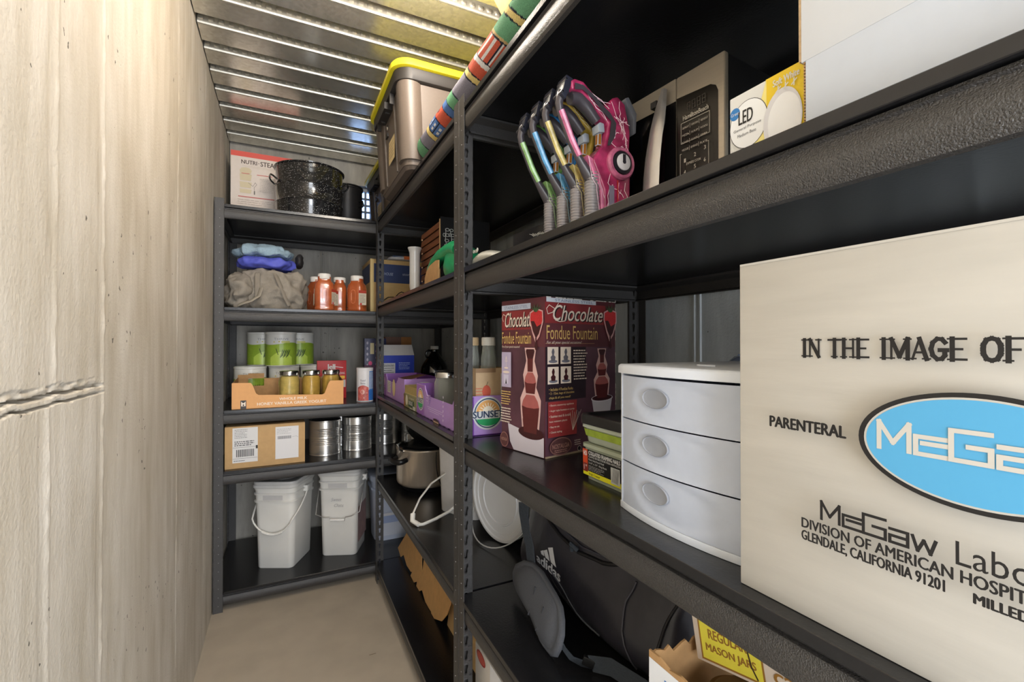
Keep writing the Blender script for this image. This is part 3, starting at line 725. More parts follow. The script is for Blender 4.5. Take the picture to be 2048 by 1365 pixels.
pr = Print(T, (0, -.001, 0), (1, 0, 0), (0, 0, 1)); px = DX; W_ = ink(206, 200, 190); GR = ink(70, 66, 62)
zt = lambda z: (1.1829 + (z - 1.1829) * 1.056) - Z2
for k in range(4):
    x = px + .026 + k * .0105
    for (a, b, c, d) in ((0, .014, .006, .014), (0, .0, .006, 0), (0, .007, .006, .007), (0, 0, 0, .014), (.006, 0, .006, .014)): pr.line([(x + a, zt(1.581) + b), (x + c, zt(1.581) + d)], .001, GR)
pr.text('HamiltonBeach', px + .018, zt(1.566), px + .070, zt(1.574), W_, bold=.01)
pr.frame(px + .014, zt(1.527), px + .072, zt(1.562), .0008, W_)
words = [('DEFROST', 'POPCORN', 'REHEAT'), ('PIZZA', 'SOUP', 'POTATO'), ('POWER', 'CLOCK', 'TIMER'), ('VEGGIE', 'BEVERAGE', 'PLATE')]
for r_, row in enumerate(words):
    for c_, wd in enumerate(row):
        x = px + .017 + c_ * .019; z = zt(1.551) - r_ * .0135; pr.text(wd, x, z, x + .014, z + .0036, W_)
    for c_ in (1, 2): pr.line([(px + .015 + c_ * .019 - .0008, zt(1.549) - r_ * .0135), (px + .015 + c_ * .019 - .0008, zt(1.556) - r_ * .0135)], .0006, W_)
for i_, (n_, x, z) in enumerate((('1', .022, 1.492), ('2', .043, 1.496), ('3', .063, 1.501), ('4', .022, 1.472), ('5', .043, 1.476), ('6', .063, 1.481), ('7', .022, 1.452), ('8', .043, 1.456), ('9', .063, 1.461), ('0', .043, 1.436))):
    pr.text(n_, px + x, zt(z), px + x + .004, zt(z) + .007, W_)
pr.text('EXPRESS COOK', px + .028, zt(1.486), px + .058, zt(1.490), W_)
pr.line([(px + .018, zt(1.508)), (px + .015, zt(1.508)), (px + .015, zt(1.470)), (px + .018, zt(1.470))], .0007, W_); pr.line([(px + .070, zt(1.512)), (px + .073, zt(1.512)), (px + .073, zt(1.474)), (px + .070, zt(1.474))], .0007, W_)
pr.done()
# --- bulb box
T = carton('bulb_box', 'yellow and white light bulb box standing between the microwave and the white carton', 'box', (.052, -.786, Z2), A90, (.086, .12, .088), WI)
pr = front(T); YB = ink(232, 200, 40); 
pr.poly([(.045, .0), (.086, 0), (.086, .088), (.045, .088)], YB); pr.poly([(.032, .0), (.046, .0), (.046, .088), (.040, .07), (.030, .03)], ink(240, 226, 140))
pr.ell(.024, .050, .0235, .027, ink(70, 70, 70)); pr.ell(.024, .050, .0228, .0263, ink(236, 238, 240)); pr.ell(.0075, .067, .0065, .007, ink(40, 120, 190)); pr.text('Great', .0025, .0655, .0125, .069, WI)
pr.text('LED', .0125, .052, .030, .067, K, bold=.01); pr.text('General Purpose', .006, .0445, .040, .0485, ink(80, 80, 84)); pr.text('Medium Base', .011, .038, .034, .0415, ink(80, 80, 84))
pr.text('Soft White', .054, .075, .082, .082, WI, bold=.015); pr.ell(.064, .036, .021, .034, ink(216, 216, 222)); pr.ell(.066, .035, .018, .029, ink(236, 238, 242))
for x in (.060, .068, .077): pr.line([(x - .0025, .068), (x + .0025, .072)], .0012, WI); pr.line([(x, .0665), (x, .0735)], .0012, WI)
pr.done()
# --- big white carton
T = carton('white_carton', 'large plain white corrugated carton filling the right end of the second shelf', 'box', (.030, -.886, Z2), A90, (.30, .40, .33), mk((198, 205, 216), .6, var=.015))
G().box(-.0035, -.0005, .072, .296, .006, .326, mk((204, 208, 214), .6, var=.01)).out('folded_flap', T, bevel=.0008)
G().box(-.0062, .0005, .074, -.0036, .008, .326, mk((196, 168, 132), .8, 0, .4, 200, .15)).out('torn_edge', T)
g = G()
for i in range(24): g.box(-.0022, .001, .0015 + i * .003, -.0003, .007, .003 + i * .003, CARDIN)
o = g.out('corrugation', T); o['kind'] = 'stuff'
# --- clear bag of wire clips, black gift boxes with white vine print
def vine(pr, x, y, s, seed=1, n=6, vert=True):
    rnd = random.Random(seed); W2 = mk((200, 206, 206), .4, .2, var=0); px_, py_ = x, y; pts = [(x, y)]
    for i in range(n):
        dx, dy = rnd.uniform(-.35, .35) * s, s
        if not vert: dx, dy = s, rnd.uniform(-.4, .3) * s
        x += dx; y += dy; pts.append((x, y)); r_ = s * .38
        pr.line([(x + r_ * math.cos(a) + r_ * .8, y + r_ * .7 * math.sin(a)) for a in [k * .7 for k in range(9)]], s * .1, W2, True)
        if i % 2: pr.line([(x - r_ * .8 + r_ * .6 * math.cos(a), y + r_ * .8 * math.sin(a)) for a in [k * .7 for k in range(9)]], s * .1, W2, True)
    pr.line(pts, s * .12, W2)
T = carton('black_gift_box', 'low black box with white vine print lying behind the toy blasters', 'box', (.122, -.075, Z2), R(-84), (.20, .16, .090), mk((20, 22, 30), .3, var=.1), bevel=.006)
pr = front(T); vine(pr, .080, .074, .010, 4, 6, False); pr.done()
T = thing('clip_bag', 'clear plastic bag of white rings and papers at the post end of the second shelf', 'bag', (.0, -.006, Z2))
g = G(); rings = []
for k, (y, hh, dd) in enumerate(((-.005, .012, .05), (-.03, .042, .07), (-.06, .044, .075), (-.10, .034, .075), (-.14, .022, .07), (-.17, .005, .05))):
    rings.append([(.03 + dd * (.5 + .5 * math.cos(a)) + .004 * math.sin(a * 3 + k), y, .002 + hh * (.5 + .5 * math.sin(a))) for a in [2 * math.pi * i / 18 for i in range(18)]])
g.loft(rings, mk((214, 214, 206), .35, 0, .6, 60, .05, spec=.6, coat=.4)); g.out('bag_film', T, sharp=60)
g = G()
for k in range(5):
    y = -.012 - k * .0075; g.tube([(.036 + .003 * math.sin(k), y + .0038 * math.cos(a), .0470 + .0038 * math.sin(a)) for a in [2 * math.pi * i / 12 for i in range(12)]], .0011, 6, mk((236, 232, 222), .4), closed=True)
g.out('white_rings', T)

# ================================================================== nearest unit, third shelf
Z3 = .9313
# --- white shipping carton with blue oval
M4 = thing('shipping_carton', 'big white carton printed with a blue oval logo at the right edge', 'box', (.018, -.824, Z3), A90)
CW = mk((186, 182, 174), .75, 0, .15, 14, .05, stretch=(.6, 1, 4))
G().box(0, 0, 0, .385, .36, .334, CW).out('box_body', M4, bevel=.0015)
G().box(.001, -.0006, .333, .384, .18, .3352, CW).out('top_flap', M4)
pr = front(M4); u = lambda y: -y - .824; v_ = lambda z: z - Z3
pr.serif('IN THE IMAGE OF', u(-.8885), v_(1.1715), .2125, v_(1.187), .0030, K); pr.serif('LIFE', .222, v_(1.1715), .262, v_(1.187), .0030, K)
pr.text('PARENTERAL', u(-.864), v_(1.1035), u(-.931), v_(1.1135), K, bold=.03)
cx, cz = .188, v_(1.108); pr.ell(cx, cz, .0712, .0412, K, 72); pr.ell(cx, cz, .0672, .0378, ink(186, 182, 174), 72); pr.ell(cx, cz, .0655, .0363, ink(82, 160, 204), 72)
LW = ink(194, 190, 182)
def mcgaw(pr, x, z, H, m, w_, full=True):
    """angular letters M c G a w"""
    L = lambda pts: pr.line([(x + a * H, z + b * H) for a, b in pts], w_, m)
    L([(0, 0), (0, 1), (.45, .25), (.95, 1), (.95, 0)]); L([(2.0, .62), (1.15, .62), (1.15, .0), (2.0, .0)]); L([(2.0, .40), (1.35, .40)]) 
    L([(3.15, 1), (2.15, 1), (2.15, 0), (3.15, 0), (3.15, .5), (2.6, .5)])
    L([(3.35, .66), (4.1, .66), (4.1, 0), (3.35, 0), (3.35, .34), (4.1, .34)])
    L([(4.3, .66), (4.5, 0), (4.75, .55), (5.0, 0), (5.2, .66)])
mcgaw(pr, u(-.9555), v_(1.1015), .0205, LW, .0033)
z0 = v_(1.029)
mcgaw(pr, u(-.912), z0 + .001, .0152, K, .0023); pr.text('Laboratories', u(-.912) + .090, z0, u(-.912) + .192, z0 + .0165, K)
pr.text('DIVISION OF AMERICAN HOSPITAL SUPPLY', u(-.8955), v_(1.0175), u(-.8955) + .187, v_(1.0262), K, bold=.02)
pr.text('GLENDALE, CALIFORNIA 91201', u(-.8955), v_(1.0055), u(-.996), v_(1.0152), K, bold=.02)
pr.text('MILLEDGEVILLE, GEORGIA', u(-1.0115), v_(1.0055), u(-1.0115) + .098, v_(1.0135), K, bold=.03)
pr.done()
# --- three-drawer plastic chest
T = thing('drawer_chest', 'white plastic chest of three frosted drawers left of the big white carton', 'drawers', (.055, -.586, Z3), A90)
FRO = mk((198, 206, 222), .42, var=.02, spec=.4, trans=.12); FRW2 = mk((218, 224, 234), .45, var=.01)
CWd, CD, CH = .233, .26, .221
def bow(x, e=.016): return -e * (1 - ((x - CWd / 2) / (CWd / 2)) ** 2)
def bowring(z, x0, x1, d, n=16, e=.016, off=0): return [(x0 + (x1 - x0) * i / n, bow(x0 + (x1 - x0) * i / n, e) + off, z) for i in range(n + 1)] + [(x1, d, z), (x0, d, z)]
g = G(); g.loft([bowring(CH - .014, -.002, CWd + .002, CD, off=-.003), bowring(CH - .003, -.002, CWd + .002, CD, off=-.003), bowring(CH, .001, CWd - .001, CD - .002, off=0)], FRW2); g.out('top_panel', T, bevel=.0012, seg=2)
G().loft([bowring(0, 0, CWd, CD), bowring(.010, 0, CWd, CD)], FRW2).out('base_panel', T, bevel=.001)
for x in (0, CWd - .005): G().box(x, .002, .010, x + .005, CD, CH - .014, FRW2).out('side_panel', T)
G().box(.005, CD - .004, .010, CWd - .005, CD, CH - .014, FRW2).out('back_panel', T)
dh = (CH - .026) / 3
for k in range(3):
    z0 = .0105 + k * dh; z1 = z0 + dh - .0018
    g = G(); n = 24; x0, x1 = .006, CWd - .006
    v = []; f = []
    cxx, czz = .108, (z0 + z1) / 2 + .004
    nz = 14
    for i in range(n + 1):
        for j in range(nz + 1):
            x = x0 + (x1 - x0) * i / n; z = z0 + (z1 - z0) * j / nz; q = ((x - .12) / .075) ** 2 + ((z - (z0 + z1) / 2) / .030) ** 2
            d = .0025 * max(0, 1 - max(0, q - .75) * 3) if q < 1.1 else 0
            v.append((x, bow(x) + .001 + (.0025 if q < 1 else 0) * 1.0 * min(1, (1 - q) * 6) if q < 1 else bow(x) + .001, z))
    for i in range(n):
        for j in range(nz): a = i * (nz + 1) + j; f.append((a, a + nz + 1, a + nz + 2, a + 1))
    g.add(v, f, FRO)
    g.box(x0, .012, z0, x0 + .002, CD - .01, z1 - .004, FRO); g.box(x1 - .002, .012, z0, x1, CD - .01, z1 - .004, FRO); g.box(x0, .004, z0, x1, CD - .01, z0 + .002, FRO)
    for xx in (x0, x1 - .0015): g.box(xx, bow(xx), z0, xx + .0015, .014, z1, FRO)
    d = g.out('drawer', T, sharp=60)
    h = G(); M_ = Matrix.Translation((.088, bow(.088) + .0022, czz)) @ Matrix.Rotation(math.atan(-.067), 4, 'Z') @ Matrix.Rotation(R(90), 4, 'X') @ Matrix.Diagonal((1.0, .52, 1, 1))
    h.lathe([(.0262, -.001), (.0262, .0009), (.0252, .0014), (.0244, .0004), (.023, .0001), (0, .0001)], 36, mk((150, 154, 163), .75, var=.02, spec=.1), M=M_, cap=(0, 0))
    h.out('finger_pull', d, sharp=60)
G().tube([(CWd * .45, .05, CH + .001), (CWd * .60, .045, CH + .0012)], .0014, 6, FRW2).out('lid_moulding', T)
# --- crumpled plastic wrap behind
blob('plastic_wrap', None, (.50, -.47, 1.032), (.09, .12, .108), mk((150, 164, 190), .12, 0, .5, 30, .15, trans=.45, coat=.5), 2.2, 36, 22, .02, 14, 4, floor=.9325, ridge=1)
tag(bpy.data.objects['plastic_wrap'], 'crumpled clear bluish plastic bag behind the frosted drawer chest', 'bag')
# --- fondue fountain carton
FC = thing('fondue_carton', 'maroon chocolate fondue fountain carton with worn edges standing at an angle', 'box', (.098, -.282, Z3), math.atan2(.203446, .979086))
MAR = mk((92, 44, 50), .45, 0, .1, 25, .15); FW_, FD_, FH_ = .238, .1573, .356
G().box(0, 0, 0, FW_, FD_, FH_, MAR).out('box_body', FC, bevel=.0012)
CRM = ink(222, 206, 190); DKM = ink(40, 26, 34); RED = ink(150, 52, 52); PNK = ink(206, 160, 158); GLD = ink(206, 172, 104); CHO = mk((92, 36, 36), .3, var=.15, scale=30); CHD = mk((62, 22, 26), .3, var=.1); CHL = mk((168, 92, 88), .35, var=.05); LAV = ink(176, 164, 188)
def strawberry(pr, x, z, s):
    pr.poly([(x - .020 * s, z + .01 * s), (x - .021 * s, z - .006 * s), (x - .012 * s, z - .032 * s), (x - .002 * s, z - .052 * s), (x + .010 * s, z - .040 * s), (x + .022 * s, z - .010 * s), (x + .021 * s, z + .012 * s), (x, z + .018 * s)], PNK)
    pr.poly([(x - .017 * s, z + .008 * s), (x - .018 * s, z - .006 * s), (x - .010 * s, z - .028 * s), (x, z - .044 * s), (x + .009 * s, z - .034 * s), (x + .019 * s, z - .008 * s), (x + .018 * s, z + .010 * s), (x, z + .015 * s)], mk((196, 44, 48), .4, var=.15, scale=300))
    pr.poly([(x - .016 * s, z - .008 * s), (x - .010 * s, z - .028 * s), (x, z - .044 * s), (x + .009 * s, z - .034 * s), (x + .017 * s, z - .014 * s), (x + .003 * s, z - .020 * s), (x - .006 * s, z - .008 * s)], CHD)
    pr.line([(x, z - .044 * s), (x + .001 * s, z - .060 * s)], .004 * s, CHD); pr.ell(x + .001 * s, z - .062 * s, .004 * s, .006 * s, CHD)
    for a in (-.9, -.3, .3, .9): pr.poly([(x - .004 * s, z + .010 * s), (x + math.sin(a) * .022 * s, z + (.018 + .010 * math.cos(a)) * s), (x + .004 * s, z + .010 * s)], mk((60, 84, 52), .5, var=.2, scale=300))
def fountain(pr, x, z, s, sx=1.0, pan=True):
    q = lambda P: [(x + a * s * sx, z + b * s) for a, b in P]
    glow = [(-.20, .0), (-.24, .30), (-.25, .45), (-.14, .62), (-.18, .78), (-.10, .98), (-.14, 1.16), (.14, 1.16), (.10, .98), (.18, .78), (.14, .62), (.25, .45), (.24, .30), (.2, 0)]
    pr.poly(q([(a * 1.12, b + .01) for a, b in glow]), ink(214, 176, 170))
    pr.poly(q([(-.17, .0), (-.22, .26), (-.235, .36), (.235, .36), (.22, .26), (.17, 0)]), CHO); pr.poly(q([(-.235, .36), (-.20, .44), (-.11, .52), (.11, .52), (.20, .44), (.235, .36), (.1, .34), (-.1, .34)]), CHL)
    pr.poly(q([(-.12, .54), (-.155, .70), (.155, .70), (.12, .54)]), CHO); pr.poly(q([(-.155, .70), (-.13, .77), (-.07, .83), (.07, .83), (.13, .77), (.155, .70), (.08, .68), (-.08, .68)]), CHL)
    pr.poly(q([(-.07, .84), (-.075, 1.02), (.075, 1.02), (.07, .84)]), CHO); pr.poly(q([(-.075, 1.02), (-.12, 1.12), (-.10, 1.15), (.10, 1.15), (.12, 1.12), (.075, 1.02)]), CHD)
    if pan:
        pr.poly(q([(-.36, .02), (-.28, -.34), (.28, -.34), (.36, .02)]), ink(206, 200, 206)); pr.ell(x, z + .02 * s, .38 * s * sx, .085 * s, ink(220, 214, 220)); pr.ell(x, z + .03 * s, .35 * s * sx, .065 * s, CHD)
        pr.poly(q([(-.17, .03), (-.19, .15), (.19, .15), (.17, .03)]), CHO)
# right face (wide)
pr = front(FC)
pr.rect(.001, .001, FW_ - .001, .245, mk((92, 60, 72), .45, var=.4, scale=9)); pr.rect(.001, .125, .13, .245, DKM)
pr.rect(.0, .298, .20, .345, mk((132, 44, 46), .45, var=.25, scale=14)); pr.rect(.004, .345, .165, .3545, ink(200, 206, 214)); pr.text('STAINLESS STEEL', .03, .3468, .155, .3525, ink(110, 120, 150))
pr.rect(.001, .252, .16, .2535, ink(150, 110, 80))
pr.text('Chocolate', .026, .303, .192, .338, K, shear=.35, bold=.022); pr.text('Chocolate', .0235, .3045, .1895, .3395, CRM, shear=.35, bold=.004)
pr.line([(.03, .330), (.012, .338), (.004, .330), (.008, .318), (.022, .322), (.040, .343)], .0016, CRM); pr.line([(.03, .305), (.045, .302), (.06, .304)], .0016, CRM)
pr.text('Fondue Fountain', .004, .262, .170, .293, GLD); pr.text('For all your special occasions!', .004, .2505, .115, .2585, CRM, shear=.3)
fountain(pr, .185, .118, .105, .98)
strawberry(pr, .214, .318, 1.15)
for i, (x, z) in enumerate(((.004, .207), (.043, .207), (.004, .163), (.043, .163))):
    pr.rect(x, z, x + .033, z + .038, CRM); pr.ell(x + .0165, z + .006, .013, .0035, ink(110, 110, 120)); pr.poly([(x + .011, z + .007), (x + .009, z + .016), (x + .014, z + .02), (x + .012, z + .027), (x + .015, z + .034), (x + .019, z + .034), (x + .021, z + .027), (x + .019, z + .02), (x + .024, z + .016), (x + .022, z + .007)], ink(96, 92, 100) if i < 2 else CHD)
pr.lines(.083, .168, .130, .240, 11, CRM, .4, 5)
for i, t in enumerate(('\u2022 Includes 4 Fondue Forks', '\u2022 2 - 12oz. bags of chocolate', '  chips & all you need!')): pr.text(t, .006, .148 - i * .0095, .006 + (.074, .078, .066)[i], .1545 - i * .0095, GLD)
pr.rect(.003, .046, .092, .124, RED)
for i, t in enumerate(('\u2022 Electric countertop appliance', '\u2022 Auger style fountain-no pump', '\u2022 Stainless steel & durable', '  heat resistant plastic', '\u2022 Easy to use', '\u2022 Classic styling')): pr.text(t, .006, .113 - i * .0118, .006 + (.076, .078, .066, .055, .030, .038)[i], .1185 - i * .0118, CRM)
for k in range(6): pr.line([(.078, .056), (.070 + k * .007, .096 + 0.004 * (k % 2))], .0009, CRM)
pr.ell(.040, .024, .034, .020, ink(130, 90, 84)); pr.ell(.040, .024, .031, .0175, ink(86, 52, 52)); pr.text('NOSTALGIA', .014, .020, .066, .030, ink(186, 140, 124)); pr.lines(.02, .010, .06, .018, 2, ink(186, 140, 124), .4)
pr.ell(.098, .012, .006, .006, CRM); pr.ell(.098, .012, .005, .005, DKM); pr.lines(.082, .020, .104, .034, 3, CRM, .4, 9)
pr.done()
pr = leftside(FC, FD_)
pr.rect(.001, .001, FD_ - .001, .245, mk((84, 52, 62), .45, var=.4, scale=9)); pr.rect(.001, .285, .118, .330, mk((132, 44, 46), .45, var=.25, scale=14)); pr.rect(.001, .332, .110, .345, ink(186, 192, 206)); pr.text('STAINLESS STEEL', .012, .335, .10, .342, ink(110, 120, 150))
pr.text('Chocolate', .016, .290, .118, .325, K, shear=.35, bold=.022); pr.text('Chocolate', .0145, .2915, .1165, .3265, CRM, shear=.35, bold=.004); pr.line([(.02, .318), (.008, .324), (.003, .316), (.008, .306)], .0014, CRM)
pr.text('Fondue Fountain', .003, .252, .112, .280, GLD); pr.text('For all your special occasions!', .003, .241, .072, .248, CRM, shear=.3)
fountain(pr, .110, .050, .165, .78, False)
pr.poly([(.028, .062), (.036, .02), (.05, .002), (FD_ - .001, .002), (FD_ - .001, .045), (.10, .050)], ink(206, 198, 206)); pr.ell(.112, .050, .044, .014, CHD)
pr.poly([(.088, .05), (.084, .08), (.136, .08), (.132, .05)], CHO)
strawberry(pr, .131, .312, 1.1)
pr.rect(.005, .148, .042, .232, LAV); pr.line([(.023, .222), (.019, .210), (.027, .210), (.023, .222), (.023, .196)], .001, CRM); pr.ell(.023, .194, .008, .002, CRM); pr.ell(.023, .184, .013, .003, CRM); pr.poly([(.013, .178), (.015, .156), (.031, .156), (.033, .178)], ink(200, 194, 210)); pr.poly([(.020, .156), (.023, .170), (.026, .156)], K)
pr.lines(.004, .105, .044, .140, 6, GLD, .45, 3); pr.lines(.004, .062, .046, .100, 6, CRM, .45, 7)
pr.ell(.018, .022, .0165, .018, ink(150, 104, 98)); pr.ell(.018, .022, .0145, .0158, ink(96, 58, 58)); pr.text('NOSTALGIA', .007, .019, .029, .026, ink(196, 150, 134))
pr.done()
# worn edges
g = G(); rnd = random.Random(4)
for k in range(34):
    z = rnd.random() * FH_; g.box(FW_ - .0006, -.0007, z, FW_ + .0006, .0006, z + .004 + .006 * rnd.random(), PAPER)
for k in range(26): x = rnd.random() * FW_; g.box(x, -.0007, FH_ - .0012, x + .008, .0006, FH_ + .0006, PAPER)
o = g.out('worn_edge', FC); o['kind'] = 'stuff'
G().add([(.0, -.003, .0003), (FW_ * .95, -.006, .0003), (FW_ * .95, -.001, .004), (0, -.001, .004), (0, -.0006, .0002), (FW_ * .95, -.0006, .0002)], [(0, 1, 2, 3), (3, 2, 5, 4)], mk((150, 132, 108), .8)).out('loose_bottom_flap', FC)
# --- nail box and food tub on top
T = thing('nail_tub', 'clear tub of framing nails with black and yellow label beside the drawer chest', 'tub', (.094, -.430, Z3), A90)
TUB = mk((196, 204, 180), .25, 0, 0, 20, .05, trans=.35, spec=.5)
rot = Matrix.Identity(4)
G().loft([[(x + .062, y + .07, z) for x, y, z in rr(w_, w_ + .02, .01, z_, 5)] for z_, w_ in ((0, .112), (.058, .120), (.060, .126), (.066, .126))], TUB).out('tub_body', T, sharp=50)
pr = Print(T, (.0, -.0005, 0), (1, 0, 0), (.0, -.03, 1))
pr.rect(.004, .008, .118, .056, ink(20, 20, 20)); pr.rect(.004, .008, .118, .0165, ink(226, 220, 40)); pr.rect(.004, .014, .019, .056, ink(196, 70, 34)); pr.rect(.005, .014, .018, .030, ink(120, 36, 30)); pr.text('1"', .007, .017, .016, .027, WI); pr.text('HO', .007, .044, .017, .053, WI, bold=.02)
pr.text('COLLATED FRAMING NAILS', .023, .0475, .112, .0545, WI, bold=.02); pr.text('CLAVOS EN BASTIDOR PARA ARMAZON', .023, .0425, .112, .0462, WI); pr.text('Plastic Strip Round Head', .023, .036, .068, .0405, WI); pr.text('3-1/4" x .131" - Ring Shank', .023, .030, .076, .0345, WI); pr.lines(.023, .0185, .070, .0285, 4, ink(170, 170, 170), .35); pr.text('Bright Coated', .024, .010, .056, .0148, ink(40, 40, 30))
pr.rect(.088, .012, .112, .040, ink(190, 192, 190))
for i in range(6): pr.line([(.091 + i * .003, .015), (.095 + i * .003, .038)], .001, ink(90, 92, 96))
pr.done()
T = thing('food_tub', 'clear plastic food tub with black lid and green contents stacked on the nail tub', 'tub', (.094, -.424, Z3 + .0663), A90)
G().loft([[(x + .065, y + .08, z) for x, y, z in rr(w_, w_ + .035, .016, z_, 6)] for z_, w_ in ((0, .108), (.003, .116), (.030, .124), (.030, .131), (.036, .131))], mk((206, 214, 196), .2, 0, 0, 20, .04, trans=.3)).out('tub_body', T, sharp=50)
G().loft([[(x + .065, y + .08, z) for x, y, z in rr(w_, w_ + .035, .016, z_, 6)] for z_, w_ in ((.014, .1225), (.027, .1275))], mk((150, 170, 60), .5, var=.2, scale=60)).out('green_contents', T, sharp=50)
G().loft([[(x + .065, y + .08, z) for x, y, z in rr(w_, w_ + .035, .018, z_, 6)] for z_, w_ in ((.0365, .136), (.050, .137), (.054, .133), (.054, .120), (.051, .116))], mk((30, 30, 32), .3, var=.15, scale=30)).out('lid', T, sharp=50)
# ================================================================== middle unit, third shelf
def mason_body(r, h, neck, m=None):
    return [(0, .0), (r * .9, 0), (r, .006), (r, h * .74), (r * .96, h * .80), (neck, h * .88), (neck, h), (neck - .003, h), (neck - .003, h * .88), (r * .92, h * .78), (r - .003, h * .72), (r - .003, .010), (0, .008)]
def mason(label, loc, r=.041, h=.155, fill=None, group='mason jars', cat='jar', lid=CHROME, cap=None, name='mason_jar', s=0):
    T = thing(name, label, cat, loc, 0, group)
    nk = r * .86
    G().lathe(mason_body(r, h, nk), 32, CLEAR if fill else GLASS).out('glass_body', T, sharp=60)
    if fill: G().lathe([(0, .009), (r - .0034, .011), (r - .0034, h * .72), (r * .90, h * .78), (nk - .004, h * .86), (0, h * .86)], 28, fill).out('contents', T, sharp=60)
    g = G(); g.lathe([(nk + .0015, h - .017), (nk + .003, h - .016), (nk + .003, h + .001), (nk + .001, h + .003), (nk - .004, h + .003)], 36, lid, cap=(0, 0)); b = g.out('lid_band', T, sharp=50)
    G().lathe([(nk - .0035, h + .0015), (nk - .006, h + .003), (nk * .75, h + .0024), (0, h + .0024)], 32, cap or lid, cap=(0, 0)).out('lid_disc', T, sharp=50)
    return T
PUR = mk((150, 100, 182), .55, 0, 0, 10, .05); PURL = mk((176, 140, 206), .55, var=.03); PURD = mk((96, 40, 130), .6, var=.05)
def sunlogo(pr, cx, cz, r, sx=1):
    E_ = lambda rx, m, dz=0, k=1: pr.ell(cx, cz + dz, rx * sx, rx * k, m, 40)
    E_(r, WI); E_(r * .9, ink(52, 78, 104)); E_(r * .83, WI)
    top = [(cx + r * .78 * sx * math.cos(a), cz + r * .78 * math.sin(a)) for a in [math.pi * k / 20 for k in range(21)]]; pr.poly(top, ink(232, 176, 108))
    pr.ell(cx, cz + r * .02, r * .38 * sx, r * .40, ink(250, 240, 220))
    for k in range(11): a = math.pi * k / 10; pr.line([(cx + r * .38 * sx * math.cos(a), cz + r * .4 * math.sin(a)), (cx + r * .6 * sx * math.cos(a), cz + r * .6 * math.sin(a))], r * .05, ink(250, 240, 220))
    pr.rect(cx - r * 1.0 * sx, cz - r * .30, cx + r * 1.0 * sx, cz + r * .12, WI)
    bot = [(cx + r * .74 * sx * math.cos(a), cz - r * .34 + r * .42 * math.sin(a) * 1.0) for a in [math.pi + math.pi * k / 16 for k in range(17)]]; pr.poly(bot, ink(44, 158, 96))
    pr.text('SUNSET', cx - r * .98 * sx, cz - r * .26, cx + r * .98 * sx, cz + r * .14, ink(40, 60, 92), bold=.02)
def tray(label, loc, w_, d, h, notch, rz=A90):
    """purple produce tray; front wall cut down between notch[0] and notch[1]"""
    T = thing('produce_tray', label, 'tray', loc, rz, 'purple produce trays'); t = .003
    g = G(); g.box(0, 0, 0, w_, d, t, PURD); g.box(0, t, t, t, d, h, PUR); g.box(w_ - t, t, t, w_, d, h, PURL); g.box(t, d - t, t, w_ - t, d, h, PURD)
    a, b, c = notch
    k = .012
    hole = [(w_ * .62, .001), (w_ * .62 + .016, .010), (w_ * .62 + .030, .010), (w_ * .62 + .046, .001)]
    fr = [(0, 0), (w_, 0), (w_, h), (b + k, h), (b, h - k), (b - k, c + k), (b - 2 * k, c), (a + 2 * k, c), (a + k, c + k), (a, h - k), (a - k * .6, h), (0, h)]
    g.prism(fr, 0, t, 'y', PURL)
    g.out('tray_body', T, flat=True)
    return T
# near tray: spans Y .515 -> .02
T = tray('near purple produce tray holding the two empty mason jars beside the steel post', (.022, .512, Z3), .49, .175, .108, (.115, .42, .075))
pr = front(T); WL = ink(226, 214, 236)
pr.rect(.006, .004, .105, .106, PUR); sunlogo(pr, .055, .056, .040, 1); pr.line([(.108, .002), (.108, .106)], .0015, WL)
pr.lines(.14, .055, .19, .085, 3, WL, .2, 3); pr.ell(.165, .066, .010, .014, ink(200, 176, 222)); pr.ell(.165, .066, .009, .013, PURL)
pr.line([(.15, .042), (.32, .042)], .0012, WL); pr.line([(.16, .036), (.31, .036)], .0012, WL); pr.line([(.18, .030), (.28, .030)], .0012, WL); pr.poly([(.22, .001), (.222, .012), (.25, .014), (.275, .012), (.285, .001)], ink(60, 34, 50)); pr.poly([(.222, .001), (.224, .006), (.275, .006), (.28, .001)], ink(190, 160, 130))
for k in range(6): pr.ell(.325, .09 - k * .014, .003, .004, WL)
pr.done()
pr = rightside(T, .49); pr.rect(.002, .002, .172, .106, PURL); pr.rect(.002, .002, .030, .106, mk((120, 64, 160), .5, var=.02)); sunlogo(pr, .072, .060, .046, 1); pr.done()
mason('empty mason jar with silver lid at the back left of the near purple tray', (.128, .455, Z3 + .0035), .045, .150)
mason('empty mason jar with silver lid nearest the post in the near purple tray', (.090, .365, Z3 + .0035), .045, .150)
G().box(.0, 0, 0, .09, .004, .12, CARDIN).box(-.012, 0, .03, .002, .004, .055, CARDIN).box(-.008, 0, .08, .002, .004, .10, CARDIN)
g = G().prism([(0, 0), (.06, 0), (.06, .165), (-.004, .165), (-.004, .158), (-.012, .158), (-.012, .150), (-.008, .148), (-.008, .138), (-.014, .136), (-.014, .12), (0, .118)], 0, .003, 'y', CARDIN)
cs = g.out('cardboard_divider', None, flat=True, loc=(.172, .345, Z3 + .0038), rot=(0, 0, R(-90))); tag(cs, 'notched cardboard divider standing up behind the near mason jars', 'cardboard')
